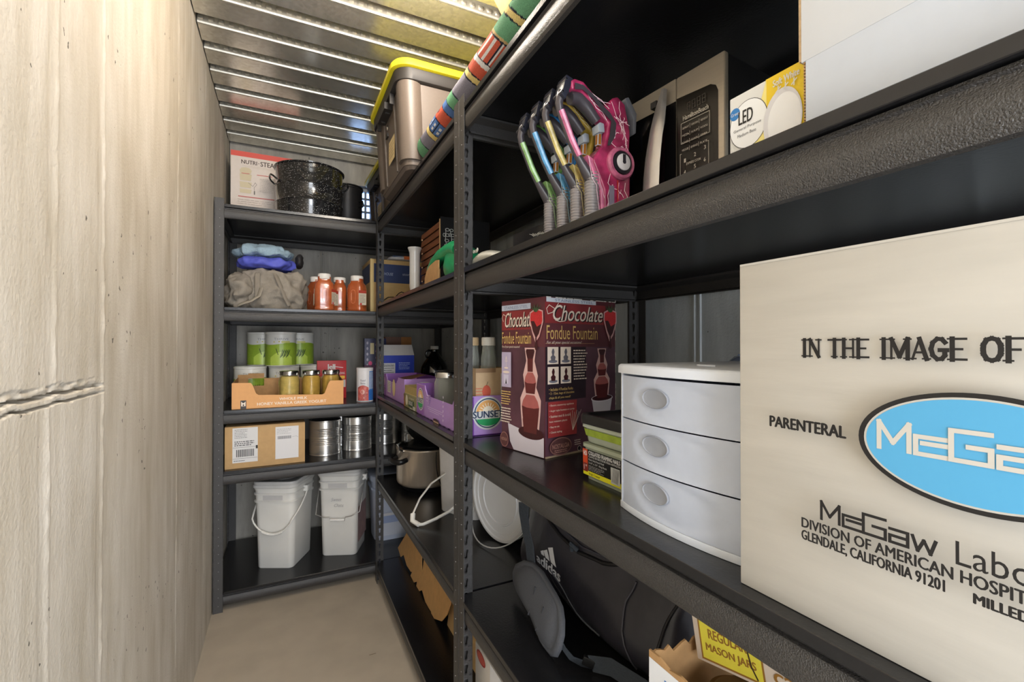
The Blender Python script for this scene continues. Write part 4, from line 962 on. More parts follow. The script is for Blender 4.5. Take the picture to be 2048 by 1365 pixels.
# carton of tall bottles
T = carton('bottle_carton', 'kraft paper carrier with apple print holding tall bottles in the tray', 'box', (.062, .178, Z3 + .0035), A90, (.145, .098, .180), mk((196, 168, 132), .7, var=.05), open_top=True, t=.0025, inner=CARDIN)
pr = rightside(T, .145); pr.rect(.0, .0, .098, .06, mk((170, 118, 72), .7, var=.1)); pr.rect(.076, .02, .097, .165, WI); pr.bars(.079, .03, .090, .155, K, 26, horiz=True)
pr.ell(.032, .115, .013, .018, ink(206, 96, 74)); pr.line([(.032, .132), (.036, .142)], .0015, ink(80, 80, 50))
for k in range(4): pr.line([(.0, .10 + k * .008), (.018, .10 + k * .008)], .002, ink(206, 110, 84))
pr.rect(.0, .168, .060, .180, ink(150, 120, 90)); pr.done()
for lab, x, y in (('tall clear bottle with white cap in the kraft carrier, next to the fondue carton', .120, .078), ('tall clear bottle with tan cap in the kraft carrier, next to the steel post', .088, .128)):
    B = thing('glass_bottle', lab, 'bottle', (x, y, Z3 + .0065), 0, 'tall bottles in the kraft carrier')
    G().lathe([(0, 0), (.021, 0), (.0225, .004), (.0225, .185), (.0225, .205), (.0195, .222), (.0185, .238), (.0185, .252), (.0165, .252), (.0165, .236), (.0175, .222), (.0205, .204), (.0205, .184), (.0205, .006), (0, .005)], 28, GLASS).out('glass_body', B, sharp=60)
    cm = mk((222, 218, 208), .4, var=.02) if x > .1 else mk((196, 170, 130), .5, var=.05)
    G().lathe([(.0190, .240), (.0205, .241), (.0205, .262), (.0190, .2645), (0, .2645)], 28, cm).out('cap', B, sharp=40)
# olive snack box
T = carton('snack_box', 'small olive green snack box between the two purple trays', 'box', (.024, .720, Z3), A90, (.195, .11, .055), mk((150, 146, 104), .5, var=.05))
T.scale = (1, 1, 1)
pr = front(T); pr.rect(.002, .002, .193, .053, ink(140, 138, 96)); pr.rect(.075, .008, .165, .034, ink(34, 74, 50)); pr.text('CHOLULE', .08, .016, .14, .031, WI, bold=.02); pr.text('Original', .09, .038, .16, .045, WI); pr.ell(.05, .030, .018, .020, ink(220, 214, 190))
for k in range(7): pr.ell(.012 + .004 * (k % 3), .006 + k * .0068, .010, .005, ink(176 - 8 * k, 104, 50))
pr.rect(.150, .002, .188, .016, ink(206, 206, 196)); pr.rect(.1, .002, .14, .006, ink(206, 206, 196)); pr.done()
T2 = carton('snack_box', 'upper olive green snack box with folded up lid behind the purple tray end', 'box', (.028, .722, Z3 + .0555), A90, (.19, .10, .030), mk((168, 150, 96), .5, var=.05), open_top=True, t=.002, inner=mk((200, 170, 110), .6))
# far tray
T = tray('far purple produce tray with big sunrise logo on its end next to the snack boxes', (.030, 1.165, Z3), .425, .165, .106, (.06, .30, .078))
pr = front(T); pr.rect(.002, .002, .05, .104, PUR); pr.rect(.085, .025, .16, .080, ink(222, 220, 216)); pr.lines(.09, .03, .155, .075, 6, ink(120, 120, 120), .3); pr.ell(.23, .055, .030, .038, ink(226, 206, 150)); pr.ell(.025, .035, .008, .010, WI); pr.ell(.025, .035, .006, .008, K); pr.ell(.025, .07, .014, .02, ink(190, 160, 190))
pr.line([(.07, .012), (.2, .012)], .002, WL); pr.done()
pr = rightside(T, .425); sunlogo(pr, .085, .0475, .045, 1.35); pr.done()
G().add([(.19, .02, .095), (.38, .03, .100), (.37, .11, .118), (.20, .12, .112)], [(0, 1, 2, 3)], mk((120, 84, 60), .7, var=.2)).out('inner_brown_paper', T)
# ================================================================== middle unit, second shelf
def slat_crate():
    T = thing('slatted_crate', 'brown wooden crate with horizontal slats and a black printed end panel', 'crate', (.098, .740, Z2), A90)
    WD = mk((112, 66, 36), .55, 0, .3, 20, .3, stretch=(.3, 1, 6)); L, D, H = .262, .20, .262
    G().box(.004, .012, 0, L - .006, D, H, mk((60, 36, 24), .7)).out('crate_back', T)
    for i in range(9):
        z = .003 + i * .0287; G().prism([(0, z), (.010, z + .003), (.010, z + .024), (.004, z + .026)], 0, L - .006, 'x', WD).out('slat', T, bevel=.0008, seg=1) if i else G().prism([(0, z), (.010, z + .003), (.010, z + .024), (.004, z + .026)], 0, L - .006, 'x', WD).out('slat', T, bevel=.0008, seg=1)
    G().box(L - .006, .0, 0, L - .002, D, H + .002, mk((196, 160, 116), .6)).out('light_edge_board', T)
    G().box(L - .0018, .003, 0, L + .002, D - .002, H + .01, mk((14, 14, 16), .4)).out('black_panel', T)
    g = G()
    for i in range(4): g.lathe([(.004, 0), (.003, .003), (0, .0035)], 10, mk((226, 190, 150), .4), M=Matrix.Translation((.03, -.001, .06 + i * .057)) @ Matrix.Rotation(R(90), 4, 'X'))
    g.out('brass_studs', T)
    pr = rightside(T, L + .0022); vine(pr, .022, .085, .020, 6, 7, True); vine(pr, .045, .17, .018, 9, 3, True); pr.done()
slat_crate()
T = thing('green_bag', 'bright green plastic bag bundled around a piece of cardboard at the shelf edge', 'bag', (.0, 0, Z2))
GRN = mk((24, 150, 96), .35, 0, .4, 30, .12, coat=.3)
g = G(); arc = [(.118, .028), (.06, .100), (.055, .15), (.06, .20), (.07, .26)]
pth = [Vector((.055, .445, .0)), Vector((.052, .44, .030)), Vector((.050, .41, .060)), Vector((.050, .36, .080)), Vector((.052, .30, .092)), Vector((.058, .24, .094)), Vector((.060, .18, .092)), Vector((.060, .145, .080))]
g.tube([p + Vector((0, 0, .018)) if i == 0 else p for i, p in enumerate(pth)], [.016, .017, .019, .022, .025, .030, .033, .030], 14, GRN, flat=.75)
b = g.out('bag_roll', T, sharp=70)
bl = blob('bag_bundle', T, (.075, .190, .050), (.045, .078, .052), GRN, 2.6, 30, 20, .006, 20, 2, floor=.0005)
G().prism([(.43, .001), (.43, .030), (.41, .052), (.37, .068), (.30, .075), (.27, .072), (.27, .001)], .028, .032, 'x', CARDIN).out('cardboard_piece', T, flat=True)
T = thing('plastic_funnel_tube', 'clear plastic tube with wide white rim standing in front of the slatted crate', 'tube', (.060, .690, Z2))
G().lathe([(0, 0), (.016, 0), (.021, .035), (.021, .17), (.026, .185), (.028, .187), (.028, .192), (.022, .192), (.019, .165), (.019, .036), (.014, .003), (0, .003)], 26, mk((224, 224, 222), .15, var=.03, trans=.4, coat=.4)).out('tube_body', T, sharp=50)
G().lathe([(0, .036), (.0185, .037), (.0185, .095), (0, .095)], 20, mk((120, 110, 100), .5)).out('tube_contents', T)
T = thing('printed_bag', 'clear bag with orange printed label lying on the navy banded carton', 'bag', (.12, 1.34, 1.6372))
bl = blob('bag_body', T, (.06, .08, .014), (.085, .07, .014), mk((190, 192, 196), .3, 0, .5, 40, .08, coat=.5), 3, 28, 14, .004, 24, 5, floor=0)
pr = Print(T, (0, .008, 0), (1, 0, 0), (0, 0, 1)); pr.rect(.05, .006, .10, .024, ink(206, 110, 50)); pr.lines(-.01, .014, .045, .024, 2, ink(80, 110, 160), .4); pr.done()
T = thing('black_cable', 'thin black cable looping over the shelf edge beside the corner post', 'cable', (0, 0, 0))
G().tube([(.06, 1.12, 1.3835), (.062, 1.10, 1.392), (.066, 1.06, 1.412), (.068, 1.02, 1.420), (.070, .97, 1.422), (.074, .92, 1.412), (.08, .88, 1.396), (.10, .84, 1.3835)], .0022, 8, BLK).out('cable_loop', T)
# ================================================================== middle unit, fourth shelf
Z4 = .5233
T = thing('slow_cooker', 'stainless steel cooking pot with black lid and handles on the low middle shelf', 'pot', (.178, .945, Z4))
G().lathe([(0, 0), (.095, 0), (.105, .006), (.112, .020), (.118, .024)], 48, mk((24, 24, 26), .4)).out('base', T, sharp=50)
G().lathe([(.118, .024), (.128, .032), (.1315, .040), (.1315, .180), (.1335, .182), (.1335, .190), (.130, .192), (.126, .188), (.126, .05), (0, .045)], 64, mk((206, 192, 174), .28, .7, .04, 200, .05, stretch=(1, 1, .02)), cap=(0, 0)).out('steel_body', T, sharp=50)
G().lathe([(.128, .1925), (.131, .194), (.128, .198), (.11, .201), (.06, .204), (0, .205)], 48, mk((18, 18, 20), .15, coat=.5), cap=(0, 0)).out('inner_lid', T, sharp=60)
ld = G().lathe([(.120, .0), (.124, .002), (.124, .006), (.118, .010), (.06, .020), (0, .022)], 48, mk((28, 30, 30), .12, coat=.5), M=Matrix.Translation((.05, .075, .265)) @ Matrix.Rotation(R(-58), 4, 'X') @ Matrix.Rotation(R(20), 4, 'Y')).out('glass_lid', T, sharp=50)
for sg in (-1, 1):
    a = R(200) if sg < 0 else R(20); c_, s_ = math.cos(a), math.sin(a)
    pts = [(.128, -.038, .150), (.150, -.040, .146), (.164, -.034, .144), (.170, 0, .143), (.164, .034, .144), (.150, .040, .146), (.128, .038, .150)]
    G().tube([(x * c_ - y * s_, x * s_ + y * c_, z) for x, y, z in pts], [.009, .010, .0105, .0105, .0105, .010, .009], 12, BLK, flat=1.2).out('side_handle', T, sharp=70)
G().tube([(-.118, -.062, .185), (-.136, -.066, .196), (-.142, -.068, .215), (-.148, -.068, .222)], .004, 8, CHROME).out('steam_lever', T)
G().tube([(.010, -.135, .185), (.008, -.1365, .15), (.010, -.137, .11), (.018, -.136, .07), (.030, -.134, .04)], .0018, 6, BLK).out('power_cord', T)
# white pails
def pail_body(T, w_, d, h, mat, name='pail_body', opened=False, n=6):
    g = G(); prof = [(0, -.030), (.004, -.024), (h * .80, -.006), (h * .80, .008), (h * .815, .010), (h * .825, -.003), (h * .89, -.001), (h * .89, .010), (h * .905, .012), (h * .915, .0), (h * .955, .002), (h * .955, .008), (h, .008)]
    rings = [rr(w_ + e, d + e, .032 + e * .3, z, n) for z, e in prof]
    if opened: rings += [rr(w_, d, .03, h, n), rr(w_ - .03, d - .03, .025, .008, n)]
    g.loft(rings, mat); return g.out(name, T, sharp=40)
def pail(label, loc, rz, w_=.205, d=.26, h=.40, handle='plastic', mat=WPLAS, lid=True, extra=None, drop=.19):
    T = thing('square_pail', label, 'bucket', loc, rz, 'white square pails'); b = pail_body(T, w_, d, h, mat)
    if lid:
        g = G(); lm = mk((206, 204, 200), .4, var=.03, scale=15)
        g.loft([rr(w_ + .014, d + .014, .036, h - .012), rr(w_ + .020, d + .020, .038, h - .008), rr(w_ + .020, d + .020, .038, h + .004), rr(w_ + .012, d + .012, .036, h + .008), rr(w_ + .016, d + .016, .037, h + .012), rr(w_ + .010, d + .010, .036, h + .020), rr(w_ - .010, d - .010, .030, h + .021), rr(w_ - .020, d - .020, .028, h + .012)], lm)
        l = g.out('lid', T, sharp=35)
        g = G(); 
        for r_ in (.052, .034, .014): g.lathe([(r_ - .003, .0122), (r_ - .002, .0152), (r_ + .002, .0152), (r_ + .003, .0122)], 40, mk((150, 146, 142), .45), c=(0, 0, h), cap=(0, 0))
        g.out('lid_rings', l)
    zh = h * .90
    g = G(); k = 22; pts = []
    if handle == 'plastic':
        for i in range(k + 1):
            a = math.pi * i / k; pts.append((-(w_ / 2 + .016) * math.cos(a), -(d / 2 + .012) * min(1, math.sin(a) * 1.8), zh - drop * math.sin(a) ** .8))
        g.tube(pts, .0042, 8, mk((218, 216, 210), .4), flat=.8); g.tube(pts[8:15], .0085, 10, mk((224, 222, 216), .45, 0, .4, 120), flat=.8)
    else:
        wr = mk((170, 168, 166), .35, .7)
        pts = [(-(w_ / 2 + .014), .0, zh), (-(w_ / 2 + .014), -.05, zh - .04), (-(w_ / 2 + .010), -(d / 2 + .006), zh - drop * .85), (-w_ / 2 + .03, -(d / 2 + .012), zh - drop * .92), (-w_ / 2 + .06, -(d / 2 + .012), zh - drop * .93), (-.035, -(d / 2 + .012), zh - drop), (.035, -(d / 2 + .012), zh - drop), (w_ / 2 - .06, -(d / 2 + .012), zh - drop * .93), (w_ / 2 - .03, -(d / 2 + .012), zh - drop * .9), (w_ / 2 + .010, -(d / 2 + .006), zh - drop * .80), (w_ / 2 + .014, -.05, zh - .04), (w_ / 2 + .014, 0, zh)]
        g.tube(pts, .0022, 7, wr); g.tube([(-.036, -(d / 2 + .012), zh - drop), (.036, -(d / 2 + .012), zh - drop)], .007, 10, mk((224, 222, 218), .4))
    g.out('bail_handle', T, sharp=70)
    for s in (-1, 1): G().box(s * (w_ / 2 - .002), -.016, zh - .018, s * (w_ / 2 + .020), .016, zh + .012, mat).out('handle_lug', T, bevel=.003)
    pr = Print(T, (0, -(d / 2 + .001), 0), (1, 0, 0), (0, 0, 1)); pr.rect(-.05, h * .83, .045, h * .885, mk((196, 194, 192), .45, var=.02))
    if extra: extra(pr, w_, h)
    pr.done('moulded_panel')
    return T
Z5A = .0883
pail('left white square pail with lid and plastic handle on the bottom shelf', (-.405, 1.475, Z5A), R(-26), .20, .24, .405, 'plastic')
def scrib(pr, w_, h):
    gm = ink(178, 176, 176)
    pr.text('Sweet', -.035, h * .67, .018, h * .71, gm, shear=.3); pr.text('Oats', -.02, h * .60, .028, h * .64, gm, shear=.3)
p2 = pail('second white square pail with wire handle and faint handwriting on the bottom shelf', (-.120, 1.475, Z5A), R(-22), .20, .22, .425, 'wire', extra=scrib)
pr = rightside(p2, .094); pr.rect(-.085, .06, .085, .33, mk((150, 120, 116), .5, var=.2, scale=20)); pr.done('side_label')
T = thing('blue_white_bucket', 'pale blue and white translucent bucket behind the corner post', 'bucket', (.138, 1.56, Z5A))
T2m = mk((196, 206, 226), .35, var=.08, scale=9)
G().loft([rr(.19, .19, .05, 0), rr(.215, .215, .055, .28), rr(.23, .23, .06, .283), rr(.23, .23, .06, .29), rr(.215, .215, .055, .295), rr(.218, .218, .055, .33), rr(.235, .235, .06, .333), rr(.235, .235, .06, .36), rr(.2, .2, .05, .372)], T2m).out('bucket_body', T, sharp=40)
pr = Print(T, (0, -.108, 0), (1, 0, 0), (0, -.01, 1)); pr.rect(-.07, .03, .07, .10, ink(206, 212, 226)); pr.rect(-.07, .10, .07, .14, ink(160, 176, 214)); pr.rect(-.02, .18, .06, .21, ink(150, 160, 216)); pr.rect(-.07, .14, .07, .155, ink(220, 222, 230)); pr.done()
# upright pail without lid behind the middle post, with its plastic handle hanging forward
T = thing('square_pail', 'open white square pail with looped plastic handle beside the steel cooking pot', 'bucket', (.262, .567, Z4), R(-64), 'white square pails')
pail_body(T, .22, .20, .335, mk((216, 214, 212), .35, var=.03), opened=True)
hg = [(-.04, -.110, .16), (-.075, -.15, .125), (-.09, -.195, .075), (-.085, -.232, .03), (-.070, -.246, .012), (-.03, -.250, .008), (-.018, -.240, .010), (.010, -.205, .026), (.035, -.165, .045), (.055, -.118, .075)]
h = G().tube(hg, .0062, 8, mk((222, 220, 214), .4), flat=.6); h.tube(hg[3:6], .0095, 10, mk((222, 220, 214), .45), flat=.7); h.out('bail_handle', T, sharp=70)
# round pail on its side, lid towards the aisle
T = thing('round_pail', 'round white pail lying on its side showing ringed lid and wire handle', 'bucket', (.235, .245, Z4 + .146), group='round white pails', rot=(0, R(-90), R(14)))
RP = mk((222, 224, 226), .35, var=.03, scale=8)
g = G().lathe([(0, -.28), (.118, -.28), (.122, -.276), (.132, -.05), (.137, -.05), (.139, -.044), (.133, -.040), (.133, -.022), (.140, -.020), (.1415, -.014), (.134, -.010), (.134, 0), (0, 0)], 64, RP); g.out('pail_body', T, sharp=35)
G().lathe([(.134, .0005), (.142, .001), (.1435, .006), (.142, .011), (.134, .012), (.130, .008), (.118, .007), (.116, .004), (.092, .004), (.090, .007), (.086, .007), (.084, .004), (.03, .004), (0, .003)], 64, RP, cap=(0, 0)).out('lid', T, sharp=35)
G().tube([(-.1395 * math.cos(a) ** .8, .1475 * math.sin(a), -.03 + .10 * math.cos(a)) for a in [R(-89 + 178 * i / 24) for i in range(25)]], .0022, 7, mk((206, 206, 206), .35, .4)).out('wire_handle', T, sharp=70)
# ================================================================== middle unit, bottom shelf: die-cut cardboard
T = thing('cardboard_liner', 'pair of die-cut brown cardboard flaps leaning out of the bottom shelf', 'cardboard', (0, 0, 0))
def leaf(pts, name, off=0.0, lean=0.0):
    v = [(.118 + off + (z - .09) * lean, y, z) for y, z in pts]; n = len(v)
    g = G().add(v + [(x + .004, y, z) for x, y, z in v], [tuple(range(n)), tuple(range(2 * n - 1, n - 1, -1))] + [(i, n + i, n + (i + 1) % n, (i + 1) % n) for i in range(n)], mk((214, 168, 110), .8, 0, .2, 40, .06))
    return g.out(name, T, flat=True)
leaf([(1.16, .285), (1.21, .20), (1.28, .115), (1.20, .100), (1.165, .125), (1.08, .108), (1.00, .112), (.985, .120), (.995, .098), (.93, .096), (.89, .118), (.865, .165), (.90, .20), (.95, .275)], 'cut_flap', 0, .25)
leaf([(.885, .290), (.86, .18), (.90, .130), (.895, .096), (.845, .097), (.815, .115), (.75, .098), (.70, .098), (.66, .100), (.668, .092 + .004), (.62, .0965), (.545, .125), (.51, .165), (.50, .205), (.505, .285)], 'cut_flap', .002, .22)
G().box(0, 0, 0, .38, .003, .175, mk((206, 172, 120), .8, 0, .2, 40, .06)).out('back_sheet', T, loc=(.155, .56, .0957), rot=(R(-8), 0, R(-90)))
# ================================================================== nearest unit, bottom and fourth shelf
T = carton('white_bottom_carton', 'white carton with red oval emblem on the bottom shelf', 'box', (.052, .010, .0953), A90, (.40, .25, .285), mk((214, 208, 200), .7, var=.03))
pr = front(T); pr.ell(.040, .262, .030, .0155, ink(150, 50, 44), a=-.05); pr.ell(.040, .262, .026, .012, ink(186, 86, 72)); pr.rect(.10, .0, .40, .285, mk((222, 222, 226), .7, var=.02)); pr.done()

# --- sports bag
T = thing('sports_bag', 'black sports bag with white three stripe logo and grey padded strap', 'bag', (0, 0, Z4))
BAGM = mk((48, 47, 54), .36, 0, .35, 18, .15, spec=.6, coat=.1); BAGD = mk((24, 23, 26), .5, 0, .5, 40, .12); BAGS = mk((86, 89, 96), .75, 0, .8, 380, .1, dist=.001); WEB = mk((66, 73, 82), .7, 0, .9, 500, .15, stretch=(1, .15, 1))
def bag_body():
    g = G(); rings = []; n = 44
    secs = [(.050, .05, .115, .36, .235), (.035, .10, .150, .34, .262), (-.02, .125, .165, .335, .280), (-.09, .135, .172, .335, .285), (-.18, .145, .175, .345, .275), (-.28, .150, .178, .35, .262), (-.38, .150, .178, .352, .25), (-.46, .142, .172, .352, .238), (-.52, .12, .16, .352, .215), (-.545, .07, .12, .352, .17)]
    for k, (y, hw, hw2, cx, h) in enumerate(secs):
        ring = []
        for i in range(n):
            a = 2 * math.pi * i / n; ca, sa = math.cos(a), math.sin(a)
            sx = math.copysign(abs(ca) ** .62, ca); sz = math.copysign(abs(sa) ** .62, sa)
            top = (sz + 1) / 2
            x = cx + sx * (hw2 * (1 - top) + hw * .72 * top)
            z = .002 + h * top
            q = Vector((x * 1.0, y, z)); d = noise.noise(q * 9) * .012 + (1 - 2 * abs(noise.noise(q * 16 + Vector((3, 1, 2))))) * .006
            x += sx * d; z = max(.0015, z + sz * d * .8)
            ring.append((x, y + noise.noise(q * 7) * .008, z))
        rings.append(ring)
    # subdivide rings by interpolation
    R2 = []
    for a, b in zip(rings, rings[1:]):
        for t in (0, .25, .5, .75): R2.append([tuple(Vector(p).lerp(Vector(q), t)) for p, q in zip(a, b)])
    R2.append(rings[-1])
    for k, ring in enumerate(R2):
        R2[k] = [(x + (1 - 2 * abs(noise.noise(Vector((x * 8, y * 14, z * 10))))) * .004 * (1 if x > .35 else -1), y, z) for x, y, z in ring]
    return g.loft(R2, BAGM)
bo = bag_body().out('bag_body', T, sharp=70)
bpy.context.view_layer.update()
bvh = BVHTree.FromPolygons([v.co for v in bo.data.vertices], [tuple(p.vertices) for p in bo.data.polygons])
def onbag(a, b, h):
    """a: -y, b: height; project along +x on to the bag skin"""
    loc, nrm, i, d = bvh.ray_cast(Vector((-.3, -a, b)), Vector((1, 0, 0)))
    if loc is None: return Vector((.25, -a, b))
    return loc + Vector((-.0012 - h, 0, 0))
def onbag_print(name): return Print(T, (0, 0, 0), (0, -1, 0), (0, 0, 1), name=name, warp=onbag)
pr = onbag_print('logo_print'); WL2 = ink(222, 222, 224)
# three slanted bars over the word (a = -y, b = height above the shelf unit floor; convert to bag local)
zb = lambda z: z - Z4
def subquad(pts, n=8):
    (a, b, c, d) = pts; L = [(a[0] + (d[0] - a[0]) * i / n, a[1] + (d[1] - a[1]) * i / n) for i in range(n + 1)]; R_ = [(b[0] + (c[0] - b[0]) * i / n, b[1] + (c[1] - b[1]) * i / n) for i in range(n + 1)]
    return L + R_, [(i, n + 1 + i, n + 2 + i, i + 1) for i in range(n)]
for q in (((.108, .634), (.121, .634), (.112, .6455), (.102, .640)), ((.127, .633), (.146, .631), (.128, .653), (.113, .645)), ((.152, .631), (.176, .628), (.153, .668), (.131, .659))):
    p, f = subquad([(a, zb(b)) for a, b in q]); pr.put(p, f, WL2)
pr.text('adidas', .088, zb(.609), .196, zb(.6325), WL2, bold=.03, slope=-.07)
pr.done('logo_print')
def seam(name, pts, r, m, off=.001):
    P_ = []
    for (a0, b0), (a1, b1) in zip(pts, pts[1:]):
        for i in range(6): P_.append(onbag(a0 + (a1 - a0) * i / 6, b0 + (b1 - b0) * i / 6, off))
    P_.append(onbag(pts[-1][0], pts[-1][1], off))
    return G().tube(P_, r, 6, m).out(name, T, sharp=70)
seam('piping', [(.150, zb(.600)), (.20, zb(.566)), (.26, zb(.548)), (.33, zb(.542)), (.40, zb(.536))], .0030, BAGD)
seam('piping', [(.150, zb(.612)), (.21, zb(.592)), (.27, zb(.565)), (.34, zb(.550))], .0018, mk((96, 98, 104), .5))
seam('piping', [(.425, zb(.700)), (.415, zb(.66)), (.425, zb(.61)), (.455, zb(.55))], .0022, mk((70, 70, 78), .4))
seam('pocket_zipper', [(.520, zb(.74)), (.515, zb(.69)), (.505, zb(.65)), (.500, zb(.60)), (.505, zb(.56))], .0032, BAGD)
seam('zipper', [(.10, zb(.725)), (.17, zb(.708)), (.25, zb(.694)), (.33, zb(.700)), (.40, zb(.722))], .0045, BAGD)
seam('opening_piping', [(.11, zb(.735)), (.18, zb(.722)), (.26, zb(.708)), (.34, zb(.714))], .0022, mk((62, 62, 70), .4))
P_ = onbag(.500, zb(.612), .004); G().tube([P_, P_ + Vector((-.004, -.001, -.012)), P_ + Vector((-.004, .001, -.030))], .0028, 8, mk((60, 60, 64), .3, .6)).out('zipper_pull', T)
G().tube([onbag(.235, zb(.694), .003) + Vector((-.004, 0, 0)), onbag(.240, zb(.705), .006) + Vector((-.010, 0, .006)), onbag(.255, zb(.700), .003) + Vector((-.004, 0, 0))], .006, 8, WEB).out('zipper_tab', T, sharp=70)
# padded shoulder strap
pad = [(.143, -.042, .570), (.147, -.051, .593), (.149, -.095, .621), (.148, -.143, .636), (.143, -.197, .639), (.135, -.244, .633), (.127, -.289, .628), (.121, -.317, .621), (.112, -.338, .606), (.103, -.351, .584), (.094, -.353, .559), (.092, -.341, .537), (.092, -.322, .5275), (.094, -.293, .5265), (.096, -.274, .5275), (.102, -.251, .5315), (.112, -.207, .5365), (.121, -.148, .540), (.130, -.090, .544), (.137, -.056, .554)]
pc = sum((Vector(p) for p in pad), Vector()) / len(pad); n_ = (Vector(pad[0]) - Vector(pad[10])).cross(Vector(pad[5]) - Vector(pad[15])).normalized()
if n_.x > 0: n_ = -n_
def padring(s, off): return [tuple(pc + (Vector(p) - pc) * s + n_ * off - Vector((0, 0, Z4))) for p in pad]
g = G(); g.loft([padring(.94, -.004), padring(1, -.002), padring(1, .004), padring(.955, .0075), padring(.90, .0085), padring(.87, .007), padring(.80, .013), padring(.5, .0165), padring(.15, .017)], BAGS)
for v in range(len(g.v)): g.v[v] = (g.v[v][0], g.v[v][1], max(g.v[v][2], .001))
g.out('strap_pad', T, sharp=60)
for s0 in (.33, .62):
    a = Vector(pad[3]).lerp(Vector(pad[9]), s0); b = Vector(pad[17]).lerp(Vector(pad[12]), s0)
    G().tube([a.lerp(b, t) + n_ * (.0145 + .002 * math.sin(t * 9)) - Vector((0, 0, Z4)) for t in (.12, .3, .5, .7, .88)], .0022, 6, mk((58, 60, 66), .8)).out('pad_crease', T, sharp=70)
def ribbon(name, cl, w_, m, nrm, th=.0016):
    g = G(); rings = []
    for k, (p, wv) in enumerate(cl):
        p = Vector(p); wv = Vector(wv).normalized() * w_ / 2; nn = Vector(nrm) * th
        rings.append([tuple(p - wv), tuple(p + wv), tuple(p + wv + nn), tuple(p - wv + nn)])
    return g.loft(rings, m).out(name, T, sharp=70)
L4 = lambda x, y, z: (x, y, z - Z4)
ribbon('shoulder_strap', [(L4(.172, -.045, .752), (.2, -1, .2)), (L4(.168, -.050, .728), (.1, -1, .2)), (L4(.163, -.072, .69), (0, -1, .3)), (L4(.157, -.105, .66), (0, -1, .5)), (L4(.150, -.125, .63), (0, -1, .3)), (L4(.146, -.135, .615), (0, -1, 0))], .044, WEB, (-1, 0, 0))
ribbon('shoulder_strap', [(L4(.098, -.345, .570), (-.1, .2, 1)), (L4(.106, -.360, .552), (-.3, .1, 1)), (L4(.120, -.375, .541), (-.6, .3, .8)), (L4(.138, -.395, .5400), (-.6, .3, .6))], .026, WEB, (-.8, -.5, 0))
ribbon('shoulder_strap', [(L4(.138, -.395, .5440), (-.3, .1, 1)), (L4(.165, -.425, .5470), (0, 0, 1)), (L4(.185, -.50, .5470), (0, 0, 1)), (L4(.190, -.56, .5470), (0, 0, 1)), (L4(.19, -.62, .5470), (0, 0, 1))], .036, WEB, (-1, 0, 0))
G().box(-.012, -.004, -.008, .012, .004, .010, BLK).out('strap_buckle', T, bevel=.002, loc=(.134, -.392, .022), rot=(0, .3, -.7))
# --- open carton of jar bands
T = thing('jar_band_carton', 'open white carton with torn top holding golden jar bands, bottom of the picture', 'box', (.030, -.675, Z4), A90)
t = .003; CWD = mk((220, 222, 228), .65, var=.02); h0 = .243
def torn(x0, x1, h, n=18, amp=.004, seed=1):
    rnd = random.Random(seed); return [(x0, 0), (x1, 0)] + [(x1 - (x1 - x0) * i / n, h + rnd.uniform(-amp, amp)) for i in range(n + 1)]
g = G(); g.box(0, 0, 0, .33, .24, t, CARD); g.prism(torn(0, .33, h0), 0, t, 'y', CARDIN); g.prism(torn(0, .33, h0 - .01, seed=4), .237, .24, 'y', CARDIN); g.prism(torn(t, .237, h0 - .004, 30, .006, 3), 0, t, 'x', CARDIN); g.box(.327, t, t, .33, .237, h0 - .01, CARDIN)
g.out('box_body', T, flat=True)
pr = front(T); pr.rect(.0005, .001, .329, h0 - .006, ink(222, 224, 228)); BL = ink(60, 120, 190)
pr.frame(.030, .150, .105, .222, .003, BL); pr.line([(.045, .165), (.055, .21), (.067, .175), (.08, .21), (.09, .165)], .004, BL); pr.done()
# printed flap
q = [Vector(p) - Vector((0, 0, 0)) for p in ((.098, -.690, .752), (.108, -.800, .752), (.135, -.800, .842), (.100, -.690, .842))]
fl = thing('mason_jar_carton', 'cream carton panel with yellow regular mason jars label leaning over the jar bands', 'box', (.100, -.694, .7475), R(-82))
FU = Vector((1, 0, 0)); 
G().box(0, 0, .0, .24, .09, .088, mk((214, 198, 180), .65, var=.03)).out('box_body', fl, bevel=.002)
pr = front(fl); BR = ink(150, 106, 44); YL = mk((222, 208, 70), .55, var=.03)
pr.rect(.009, .004, .098, .086, BR); pr.rect(.0115, .0065, .0955, .0835, YL)
pr.text('REGULAR', .024, .034, .078, .046, BR, bold=.02); pr.text('MASON JARS', .018, .015, .088, .027, BR, bold=.02); pr.line([(.072, .07), (.078, .045), (.082, .02), (.088, .008)], .0022, ink(60, 44, 30))
pr.text('canning', .110, .008, .20, .030, BR, bold=.01); pr.done()
fl.rotation_euler = (0, -.17, R(-84))
BAND = mk((176, 150, 104), .3, .9, 0, 30, .06)
bg0 = None
for i, (x, y, z, tx, ty) in enumerate(((.108, -.752, .1655, .0, .0), (.109, -.752, .1812, .0, .0), (.108, -.751, .197, .0, .0), (.170, -.815, .1655, .0, .0))):
    if bg0 is None:
        B = thing('jar_band', 'golden screw band lowest in the nested pile inside the open carton', 'jar band', (x, y, Z4 + z), 0, 'golden jar bands', rot=(tx, ty, 0)); bg0 = B
        G().lathe([(.0345, 0), (.0355, .002), (.0345, .005), (.0355, .009), (.0345, .012), (.0345, .014), (.029, .015), (.029, .0142), (.0335, .013), (.0335, 0)], 40, BAND, cap=(0, 0)).out('band_ring', B, sharp=40)
    else:
        B = dup(bg0, (x, y, Z4 + z), None, ['', 'golden screw band in the middle of the nested pile inside the open carton', 'golden screw band on top of the nested pile inside the open carton', 'golden screw band lying apart behind the nested pile in the open carton'][i]); B.rotation_euler = (tx, ty, 0)
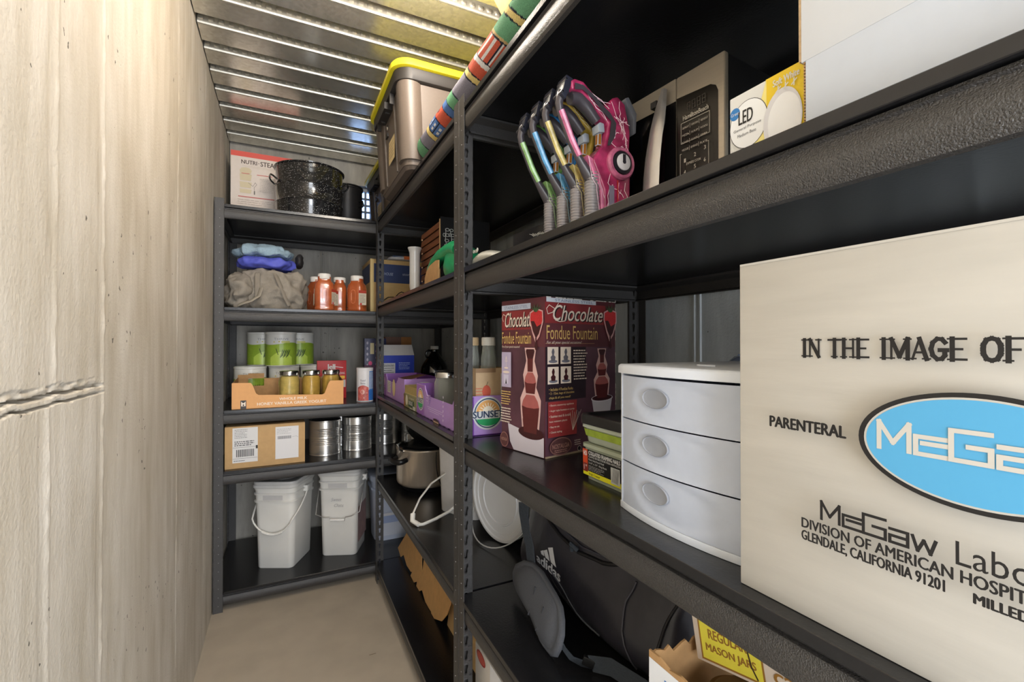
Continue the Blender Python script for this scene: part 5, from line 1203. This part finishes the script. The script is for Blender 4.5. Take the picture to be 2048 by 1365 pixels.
T = thing('sealing_disc', 'flat golden metal disc set on the top screw band in the open carton', 'metal disc', (.108, -.751, Z4 + .2125), rot=(0, 0, 0))
G().lathe([(0, .0), (.0275, 0), (.0285, .001), (.0275, .002), (.022, .0012), (0, .0012)], 36, BAND)  .out('metal_disc', T, sharp=40)
g = G().box(.035, -1.0, .0035, .26, -.69, .1650, mk((120, 96, 66), .8)); 
o = g.out('carton_divider', None, loc=(0, 0, Z4)); tag(o, 'brown packing block under the golden bands inside the open carton', 'packing')

# ================================================================== end unit, top shelf
ZA = 1.8053
T = carton('steamer_box', 'white box with red top band standing behind the speckled pot', 'box', (-.664, 1.630, ZA), 0, (.32, .15, .389), mk((220, 208, 198), .6, var=.02), bevel=.001)
REDB = ink(214, 88, 76); pr = front(T)
pr.rect(0, .296, .30, .3215, REDB); pr.text('NUTRI', .045, .262, .112, .281, ink(70, 52, 44), bold=.012); pr.text('\u00b7', .118, .27, .122, .274, K); pr.text('STEAMER', .128, .260, .24, .283, ink(70, 52, 44), bold=.012); pr.line([(.05, .252), (.22, .252)], .0012, ink(196, 180, 166)); pr.line([(.06, .246), (.22, .246)], .001, ink(196, 180, 166))
ED = ink(206, 192, 160)
for z, hh in ((.215, .018), (.180, .032), (.145, .028), (.118, .020)): pr.poly([(.040, z), (.086, z), (.090, z + hh), (.038, z + hh)], ED)
pr.ell(.064, .236, .022, .008, ED); pr.rect(.046, .213, .080, .216, ink(190, 90, 80)); pr.line([(.075, .17), (.095, .155), (.105, .175), (.112, .165), (.100, .150), (.101, .135)], .0015, ink(120, 110, 100)); pr.rect(.099, .115, .104, .133, ink(110, 104, 96))
pr.rect(.112, .213, .18, .216, ink(196, 90, 84)); pr.rect(.032, .098, .19, .102, ink(186, 84, 80)); pr.lines(.125, .13, .19, .20, 9, ink(170, 158, 146), .22); pr.lines(.03, .06, .19, .09, 3, ink(190, 176, 164), .2); pr.g.v = [(x * 1.065, y, z * 1.071 + .0441) for x, y, z in pr.g.v]; pr.done()
m = bpy.data.materials.new('speckled_enamel'); m.use_nodes = True; nt = m.node_tree; b = nt.nodes['Principled BSDF']; b.inputs['Roughness'].default_value = .14; b.inputs['Coat Weight'].default_value = .6
tc = nt.nodes.new('ShaderNodeTexCoord'); vo = nt.nodes.new('ShaderNodeTexVoronoi'); vo.inputs['Scale'].default_value = 215; nt.links.new(tc.outputs['Object'], vo.inputs['Vector'])
sc_ = nt.nodes.new('ShaderNodeSeparateColor'); nt.links.new(vo.outputs['Color'], sc_.inputs[0]); mm = nt.nodes.new('ShaderNodeMath'); mm.operation = 'MULTIPLY'; mm.inputs[1].default_value = .30; nt.links.new(sc_.outputs[0], mm.inputs[0])
lt = nt.nodes.new('ShaderNodeMath'); lt.operation = 'LESS_THAN'; nt.links.new(vo.outputs['Distance'], lt.inputs[0]); nt.links.new(mm.outputs[0], lt.inputs[1])
mx = nt.nodes.new('ShaderNodeMixRGB'); mx.inputs[1].default_value = (.012, .012, .013, 1); mx.inputs[2].default_value = (.5, .5, .48, 1); nt.links.new(lt.outputs[0], mx.inputs[0]); nt.links.new(mx.outputs[0], b.inputs['Base Color'])
ENAM = m
T = thing('canning_pot', 'large black enamel canning pot with white speckles next to the white steamer box', 'pot', (-.295, 1.452, ZA))
G().lathe([(0, .001), (.145, .001), (.154, .008), (.158, .020), (.159, .085), (.1625, .090), (.159, .095), (.160, .165), (.1635, .170), (.160, .175), (.161, .262), (.168, .266), (.169, .270), (.164, .272), (.158, .266), (.156, .02), (0, .012)], 72, ENAM, cap=(0, 0)).out('pot_body', T, sharp=40)
for a in (R(188), R(-14)):
    c_, s_ = math.cos(a), math.sin(a)
    G().tube([(x * c_ - y * s_, x * s_ + y * c_, z) for x, y, z in ((.158, -.045, .190), (.176, -.042, .205), (.184, -.028, .214), (.186, 0, .217), (.184, .028, .214), (.176, .042, .205), (.158, .045, .190))], .0045, 10, ENAM).out('side_handle', T, sharp=70)
T = thing('stock_pot', 'plain dark grey stock pot half hidden behind the speckled canning pot', 'pot', (-.085, 1.68, ZA)); T.rotation_euler = (0, 0, R(-38))
SPM = mk((46, 44, 44), .45, .2, var=.06)
G().lathe([(0, .001), (.078, .001), (.082, .006), (.084, .270), (.088, .274), (.088, .280), (.083, .281), (.080, .27), (.078, .01), (0, .008)], 48, SPM, cap=(0, 0)).out('pot_body', T, sharp=40)
G().lathe([(.083, .2815), (.090, .283), (.088, .290), (.05, .298), (0, .300)], 48, SPM, cap=(1, 0)).out('lid', T, sharp=50)
G().tube([(.082, -.01, .20), (.104, -.012, .20), (.108, -.012, .185), (.104, -.012, .170), (.082, -.01, .170)], .006, 10, BLK).out('side_handle', T, sharp=70)
# ================================================================== end unit, second shelf
ZB = 1.3473
BG = mk((142, 134, 122), .75, 0, .5, 60, .08, dist=.003)
T = thing('duffel_bag', 'crumpled grey duffel bag lying on the shelf under the blue cloths', 'bag', (-.475, 1.43, ZB))
blob('bag_body', T, (.015, 0, .095), (.140, .105, .100), BG, 3.2, 110, 56, .017, 9, 7, floor=.001, ridge=1, ceil=.2)
blob('bag_end', T, (-.125, -.02, .080), (.055, .105, .078), BG, 2.4, 60, 40, .018, 14, 3, floor=.001, ridge=1)
g = G().tube([(.015, -.085, .192), (.030, -.115, .155), (.048, -.122, .11), (.066, -.122, .06), (.085, -.118, .02)], .010, 8, mk((128, 120, 108), .7), flat=.35); g.out('zipper_band', T, sharp=70)
G().tube([(-.035, -.122, .10), (-.045, -.130, .06), (-.075, -.140, .035), (-.11, -.135, .022), (-.125, -.125, .015)], .014, 8, mk((156, 148, 134), .7), flat=.3).out('carry_strap', T, sharp=70)
G().box(-.062, -.1175, .055, -.040, -.105, .17, mk((132, 124, 112), .8)).out('side_band', T, bevel=.003)
T = blob('blue_cloth', None, (-.492, 1.42, ZB + .228), (.120, .095, .028), mk((84, 92, 190), .6, 0, .5, 40, .1), 2.6, 90, 30, .012, 12, 12, ridge=1, floor=ZB + .2004, ceil=ZB + .254); tag(T, 'folded royal blue fabric squeezed between the grey bag and the pale towel', 'cloth')
T = blob('pale_blue_towel', None, (-.505, 1.41, ZB + .280), (.125, .095, .028), mk((146, 170, 186), .9, 0, 1, 120, .08, dist=.003), 2.6, 90, 30, .010, 14, 21, ridge=1, floor=ZB + .2545); tag(T, 'folded pale blue towel on top of the cloth pile', 'towel')
T = blob('dark_cloth', None, (-.345, 1.43, ZB + .255), (.014, .05, .030), mk((44, 42, 44), .7, 0, .5, 40, .1), 2.6, 40, 24, .006, 14, 2, floor=ZB + .2004, ridge=1); tag(T, 'dark folded cloth hanging at the right of the cloth pile', 'cloth')
# sauce jars
SAUCE = mk((172, 86, 46), .2, 0, 0, 30, .12, coat=.8, spec=.6)
def sauce_jar(label, loc, rz, s=1.0):
    T = thing('sauce_jar', label, 'jar', loc, rz, 'tomato sauce jars with white caps')
    g = G(); prof = [(0, .030), (.003, .036), (.016, .0375), (.022, .035), (.027, .037), (.118, .037), (.138, .034), (.152, .026), (.158, .0245), (.172, .0245)]
    g.loft([rr(2 * r_ * 1.26, 2 * r_ * .98, r_ * .75, z, 8) for z, r_ in prof], SAUCE); g.out('jar_body', T, sharp=60)
    WC = mk((226, 222, 216), .4, var=.02)
    g = G(); rings = []
    n = 44
    for z, r_ in ((.160, .029), (.162, .0305), (.184, .0305), (.187, .028)): rings.append([((r_ + (.0006 if i % 2 else 0)) * math.cos(2 * math.pi * i / n), (r_ + (.0006 if i % 2 else 0)) * math.sin(2 * math.pi * i / n), z) for i in range(n)])
    g.loft(rings, WC); g.out('cap', T, sharp=40)
    pr = Print(T, (.0, -.0372, 0), (1, 0, 0), (0, 0, 1), name='grip_panel')
    o = [(.013 * math.copysign(abs(math.cos(a)) ** .6, math.cos(a)), .078 + .034 * math.copysign(abs(math.sin(a)) ** .8, math.sin(a))) for a in [2 * math.pi * i / 24 for i in range(24)]]
    pr.line(o, .0016, mk((226, 140, 100), .3), True); pr.line([(-.008, .060), (-.008, .096)], .0018, mk((236, 180, 150), .2)); pr.done('moulded_grip')
    pr = Print(T, (.0413, .034, 0), (0, 1, 0), (0, 0, 1)); pr = Print(T, (.0305, -.0378, 0), (.62, .78, 0), (0, 0, 1))
    pr.rect(.001, .035, .040, .110, ink(206, 196, 176)); pr.rect(.001, .095, .040, .110, ink(170, 60, 44)); pr.lines(.004, .045, .036, .09, 7, ink(120, 100, 80), .35); pr.ell(.012, .04, .006, .005, ink(190, 50, 50)); pr.done('paper_label')
    pr = Print(T, (-.0413, .006, 0), (.35, -.94, 0), (0, 0, 1)); pr = Print(T, (-.0475, -.008, 0), (.48, -.88, 0), (0, 0, 1)); pr.rect(.0, .035, .026, .11, ink(210, 198, 170)); pr.lines(.004, .045, .026, .10, 8, ink(130, 110, 90), .35); pr.done('paper_label')
    return T
j0 = sauce_jar('front left tomato sauce jar with its moulded grip panel facing out', (-.233, 1.335, ZB), .0)
dup(j0, (-.075, 1.34, ZB), R(-38), 'tomato sauce jar at the right end showing its white paper label')
dup(j0, (-.150, 1.440, ZB), R(-95), 'tomato sauce jar between and behind the two front sauce jars')
dup(j0, (-.262, 1.475, ZB), R(-60), 'tomato sauce jar behind the left front one beside the grey bag')
# navy banded carton
T = carton('banded_carton', 'tan cardboard carton with navy band behind the corner post', 'box', (-.005, 1.36, ZB), 0, (.32, .28, .288), mk((196, 164, 110), .7, var=.04))
pr = front(T); pr.rect(.0, .165, .32, .265, ink(40, 56, 100)); pr.text('WAREHOUSE', .03, .205, .12, .22, ink(170, 180, 200), shear=.2); pr.text('storage', .17, .205, .24, .22, ink(170, 180, 200)); pr.rect(0, 0, .018, .288, ink(206, 180, 120)); pr.done()
pr = leftside(T, .28); pr.rect(.0, .165, .262, .265, ink(40, 56, 100)); pr.rect(.10, .10, .15, .16, ink(200, 206, 216)); pr.done()
blob('white_bag_roll', None, (-.125, 1.62, ZB + .062), (.09, .07, .060), mk((196, 192, 186), .6, 0, .5, 40, .05), 2.4, 40, 22, .012, 14, 30, floor=ZB + .001)
tag(bpy.data.objects['white_bag_roll'], 'rumpled white cloth bag lying behind the tomato sauce jars', 'bag')
T = thing('black_hook', 'small black bent wire hook leaning against the tan carton', 'hook', (0, 0, 0))
G().tube([(.045, 1.350, ZB + .040), (.060, 1.345, ZB + .068), (.085, 1.345, ZB + .086), (.115, 1.345, ZB + .088), (.140, 1.347, ZB + .070), (.15, 1.350, ZB + .002)], .0022, 8, BLK).out('wire', T)
# ================================================================== end unit, third shelf
ZD = .8883
LIME = mk((150, 178, 58), .35, var=.06); CANW = mk((222, 220, 212), .35, var=.02)
def food_can(label, loc, rz):
    T = thing('food_can', label, 'can', loc, rz, 'lime green and white food cans'); r, h = .075, .178
    G().lathe([(0, .002), (r - .002, .0), (r, .003), (r - .001, .006), (r - .001, h * .68), (r - .001, h - .012), (r + .001, h - .010), (r + .001, h), (r - .003, h), (r - .004, h - .005), (0, h - .006)], 48, CANW, cap=(0, 0)).out('can_body', T, sharp=40)
    def wp(a, b, hh): t = a / r - math.pi / 2; return Vector(((r - .0008 + hh) * math.cos(t), (r - .0008 + hh) * math.sin(t), b))
    pr = Print(T, (0, 0, 0), (1, 0, 0), (0, 0, 1), warp=wp); n = 48; W2 = 2 * math.pi * r
    pts = []; fs = []
    for i in range(n + 1):
        x = -W2 / 2 + W2 * i / n; zt_ = h * .66 + .006 * math.sin(x * 30); pts += [(x, .004), (x, zt_)]
    for i in range(n): fs.append((2 * i, 2 * i + 2, 2 * i + 3, 2 * i + 1))
    pr.put(pts, fs, LIME)
    for c in (0, W2 / 2 - .001):
        hill = []
        k = 14
        P = []; F = []
        for i in range(k + 1):
            x = c - .055 + .11 * i / k; P += [(x, .006), (x, .045 + .030 * math.sin(math.pi * i / k))]
        for i in range(k): F.append((2 * i, 2 * i + 2, 2 * i + 3, 2 * i + 1))
        pr.put(P, F, mk((190, 214, 90), .35, var=.05)); 
        pr.text('THRIVE', c - .036, .136, c + .036, .147, ink(150, 150, 150)); pr.line([(c - .036, .126), (c - .01, .128)], .006, ink(206, 190, 90)); pr.rect(c + .0, .121, c + .042, .131, ink(206, 206, 120), 6)
        for q in range(9): pr.line([(c - .005 + .0045 * q, .045 + .004 * (q % 3)), (c + .006 + .0045 * q, .085 - .005 * (q % 2))], .0028, ink(60, 84, 44))
        pr.line([(c - .025, .09), (c - .015, .06)], .003, ink(50, 60, 40))
    pr.done('can_label')
    return T
c0 = food_can('lime and white food can at the lower left against the left post', (-.570, 1.60, ZD), R(4))
dup(c0, (-.412, 1.63, ZD), R(-6), 'lime and white food can in the middle of the lower row behind the carton handle')
dup(c0, (-.258, 1.63, ZD), R(8), 'lime and white food can at the right of the lower row behind the jars')
dup(c0, (-.428, 1.60, ZD + .179), R(2), 'lime and white food can in front at the middle of the upper row')
dup(c0, (-.519, 1.727, ZD + .179), R(10), 'lime and white food can at the left of the upper row')
dup(c0, (-.335, 1.725, ZD + .179), R(-10), 'lime and white food can at the right of the upper row')
# yogurt tray
T = thing('yogurt_tray', 'orange open cardboard yogurt tray holding three mason jars', 'tray', (-.622, 1.243, ZD), R(-1.0))
ORA = mk((222, 164, 104), .6, var=.03); L, D, hh = .470, .25, .118; t = .003
g = G(); g.box(0, 0, 0, L, D, t, CARDIN)
fr = [(0, 0), (L, 0), (L, hh - .001), (L - .060, hh - .001), (L - .068, hh - .012), (L - .085, .058), (L - .095, .052), (.105, .062), (.095, .070), (.082, hh - .012), (.074, hh), (.004, hh + .002), (0, hh)]
g.prism(fr, 0, t, 'y', ORA)
g.prism([(t, 0), (D - t, 0), (D - t, hh + .01), (t, hh)], 0, t, 'x', CARDIN); g.prism([(t, 0), (D - t, 0), (D - t, hh + .01), (t, hh)], L - t, L, 'x', CARDIN)
# back wall with hand hole
bw = .147
for a, b, c, d in ((0, 0, .045, bw - .006), (.115, 0, L, bw - .025), (.045, 0, .115, .085), (.045, .122, .115, bw)): g.box(a, D - t, b, c, D, d, CARDIN)
g.out('tray_body', T, flat=True)
pr = front(T); WO = ink(240, 226, 208); pr.text('WHOLE MILK', .190, .034, .308, .046, WO, bold=.015); pr.text('HONEY VANILLA GREEK YOGURT', .100, .014, .392, .027, WO, bold=.015); pr.rect(.034, .001, .057, .040, ink(60, 56, 56)); pr.poly([(.037, .014), (.037, .036), (.043, .028), (.048, .028), (.054, .036), (.054, .014)], WO); pr.ell(.0455, .019, .003, .004, ink(60, 56, 56)); pr.done()
jc = [mk((220, 194, 116), .35, 0, .6, 60, .15), mk((212, 172, 84), .35, 0, .3, 60, .12), mk((206, 166, 80), .35, 0, .3, 60, .12)]
mason('mason jar of pale chopped preserves at the left of the yogurt tray', (-.390, 1.31, ZD + .0045), .047, .158, jc[0])
mason('mason jar of golden puree in the middle of the yogurt tray', (-.293, 1.315, ZD + .0045), .044, .158, jc[1])
mason('mason jar of golden puree at the right of the yogurt tray', (-.202, 1.32, ZD + .0045), .044, .158, jc[2])
T = carton('red_box', 'small red printed food box standing behind the yogurt tray', 'box', (-.255, 1.51, ZD), 0, (.148, .035, .205), mk((176, 28, 34), .45, var=.04))
pr = front(T); pr.text('Jell', .050, .150, .090, .185, WI, bold=.02); pr.text('PUDDING', .096, .13, .14, .142, WI); pr.rect(.08, .105, .14, .122, ink(226, 176, 40)); pr.line([(.055, .165), (.09, .172), (.13, .166)], .003, WI); pr.rect(.104, .06, .144, .1, ink(190, 180, 170)); pr.done()
T = thing('drink_canister', 'white and blue drink mix canister with strawberry picture next to the corner post', 'canister', (-.038, 1.322, ZD)); r = .041
G().lathe([(0, 0), (r, 0), (r + .0008, .002), (r, .004), (r, .160), (r + .001, .161), (r + .001, .172), (r - .004, .173), (0, .172)], 44, mk((222, 220, 222), .4, var=.02)).out('canister_body', T, sharp=40)
wp = lambda a, b, hh: Vector(((r + .0004 + hh) * math.cos(a / r - math.pi / 2), (r + .0004 + hh) * math.sin(a / r - math.pi / 2), b))
pr = Print(T, (0, 0, 0), (1, 0, 0), (0, 0, 1), warp=wp)
pr.rect(.012, .006, .050, .060, ink(50, 110, 190), 8); pr.rect(.016, .060, .05, .155, ink(96, 140, 200), 8); pr.lines(.018, .065, .048, .15, 12, WI, .5)
P = [(-.042 + .054 * i / 8, .006) for i in range(9)] + [(-.042 + .054 * i / 8, .072 + .012 * math.sin(math.pi * i / 8)) for i in range(9)]
pr.put(P, [(i, i + 1, 10 + i, 9 + i) for i in range(8)], mk((190, 96, 88), .4, var=.35, scale=60)); pr.line([(-.028, .012), (-.01, .02), (.004, .045)], .004, WI); pr.ell(-.016, .05, .010, .012, ink(220, 170, 160), 14)
pr.text('Food', -.026, .104, -.004, .114, ink(110, 110, 120)); pr.text('Bene', -.026, .090, -.004, .099, ink(110, 110, 120)); pr.done('canister_label')
T = carton('dark_blue_box', 'dark blue patterned food box standing behind the drink canister', 'box', (-.025, 1.42, ZD), 0, (.115, .05, .325), mk((40, 42, 74), .45, var=.08)); pr = front(T)
pr.rect(.03, .24, .05, .30, ink(190, 180, 140)); 
for i in range(5): pr.ell(.015, .30 - .03 * i, .005, .008, ink(150, 146, 160)); pr.ell(.062, .29 - .035 * i, .005, .007, ink(160, 120, 160))
pr.ell(.03, .19, .010, .012, ink(190, 60, 110)); pr.rect(0, .0, .115, .18, ink(72, 32, 66)); pr.done()
T = thing('blue_carton', 'royal blue and white gable top carton between the corner post and the dark jug', 'carton', (.046, 1.275, ZD))
BLU = mk((24, 52, 168), .4, var=.04)
G().prism([(0, 0), (.10, 0), (.10, .235), (.05, .290), (0, .235)], 0, .162, 'x', mk((210, 208, 208), .5, var=.02)).out('carton_body', T, flat=True)
pr = front(T); pr.rect(.0, .0, .162, .235, BLU); pr.rect(.0, .0, .062, .195, ink(206, 206, 208)); pr.lines(.004, .01, .058, .185, 16, ink(70, 70, 80), .3); pr.text('Nutrition Facts', .003, .183, .055, .190, K); pr.lines(.08, .16, .14, .20, 5, ink(150, 170, 220), .4); pr.done()
T = carton('brown_board_box', 'narrow brown cardboard box standing behind the blue carton', 'box', (.10, 1.50, ZD), 0, (.15, .12, .335), mk((150, 100, 52), .7, var=.06)); pr = rightside(T, .15); pr.done(); pr = front(T); pr.rect(.0, .2, .09, .335, ink(96, 60, 40)); pr.rect(.10, .25, .135, .27, ink(206, 170, 110)); pr.done()
T = thing('dark_glass_jug', 'dark glass jug with white cap and finger loop behind the purple trays', 'jug', (.357, 1.40, ZD)); 
JG = mk((14, 14, 16), .06, var=0, coat=.8, spec=.8)
G().lathe([(0, 0), (.070, 0), (.077, .006), (.078, .14), (.074, .165), (.058, .195), (.036, .225), (.022, .245), (.019, .262), (.021, .266), (.019, .272), (0, .272)], 48, JG).out('jug_body', T, sharp=60)
G().lathe([(.020, .264), (.023, .266), (.023, .281), (.021, .283), (0, .283)], 30, mk((206, 206, 202), .4)).out('cap', T, sharp=40)
G().tube([(-.020, 0, .256), (-.034, 0, .258), (-.046, 0, .250), (-.050, 0, .236), (-.046, 0, .222), (-.038, 0, .214)], .0065, 10, JG).out('finger_loop', T, sharp=70)
# ================================================================== end unit, fourth shelf
ZE = .6193
T = carton('shipping_box', 'brown cardboard shipping box with two white labels on the fourth shelf', 'box', (-.650, 1.262, ZE), R(.5), (.328, .25, .190), mk((190, 154, 106), .75, 0, .15, 40, .05), bevel=.002)
pr = front(T)
pr.rect(.030, .026, .130, .183, ink(214, 212, 210)); pr.lines(.038, .135, .09, .178, 6, ink(110, 110, 110), .3); pr.lines(.038, .10, .12, .125, 3, ink(90, 90, 90), .5, 4); pr.bars(.045, .052, .115, .085, ink(50, 50, 50)); pr.line([(.032, .095), (.128, .095)], .0012, ink(90, 90, 90)); pr.rect(.122, .085, .130, .10, K); pr.line([(.032, .045), (.128, .045)], .0012, ink(90, 90, 90)); pr.lines(.035, .03, .08, .04, 1, ink(90, 90, 90), .3)
pr.rect(.202, .026, .300, .176, ink(216, 214, 214)); pr.bars(.212, .118, .268, .132, ink(90, 90, 96)); pr.lines(.208, .14, .27, .168, 4, ink(150, 150, 150), .25); pr.line([(.272, .125), (.290, .128), (.298, .122)], .0008, ink(120, 120, 120)); pr.done()
G().add([(.0, .10, .1905), (.16, .02, .1905), (.30, .005, .1985), (.328, .12, .1905)], [(0, 1, 2, 3)], CARDIN).out('lifted_flap', T)
def tin(label, loc, sc_=1, first=[None]):
    if first[0]: return dup(first[0], loc, random.random(), label)
    T = thing('tin_can', label, 'can', loc, 0, 'plain silver number ten cans'); first[0] = T; r, h = .077, .176
    prof = [(0, .001), (r - .003, .001), (r, 0), (r + .001, .003), (r - .001, .006)]; z = .010
    while z < h - .012:
        rib_ = (.05 < z < .085) or (.095 < z < .13)
        prof += [(r - .001, z), (r - (.0035 if rib_ else .001), z + .0035), (r - .001, z + .007)]; z += .0085
    prof += [(r - .001, h - .006), (r + .001, h - .003), (r, h), (r - .003, h), (r - .004, h - .004), (0, h - .005)]
    G().lathe(prof, 72, mk((222, 220, 216), .24, .9, var=.03), cap=(0, 0)).out('can_body', T, sharp=60)
    G().lathe([(r - .006, h - .0035), (0, h - .0032)], 40, mk((26, 26, 28), .2, coat=.4), cap=(0, 0)).out('dark_lid', T)
    return T
tin('plain ribbed silver can right beside the brown shipping box', (-.222, 1.41, ZE)); tin('second ribbed silver can from the brown shipping box', (-.058, 1.46, ZE)); tin('third ribbed silver can mostly hidden by the corner post', (.105, 1.55, ZE)); tin('ribbed silver can seen in the dark right of the corner post', (.268, 1.50, ZE)); tin('ribbed silver can in the back row behind the first two cans', (-.120, 1.63, ZE))
# ================================================================== floor details
o = G().box(-.12, .66, .0, -.095, .662, .0008, mk((120, 104, 84), .8)).out('straw_bit', None, rot=(0, 0, 0)); tag(o, 'tiny brown straw lying on the concrete floor', 'debris')
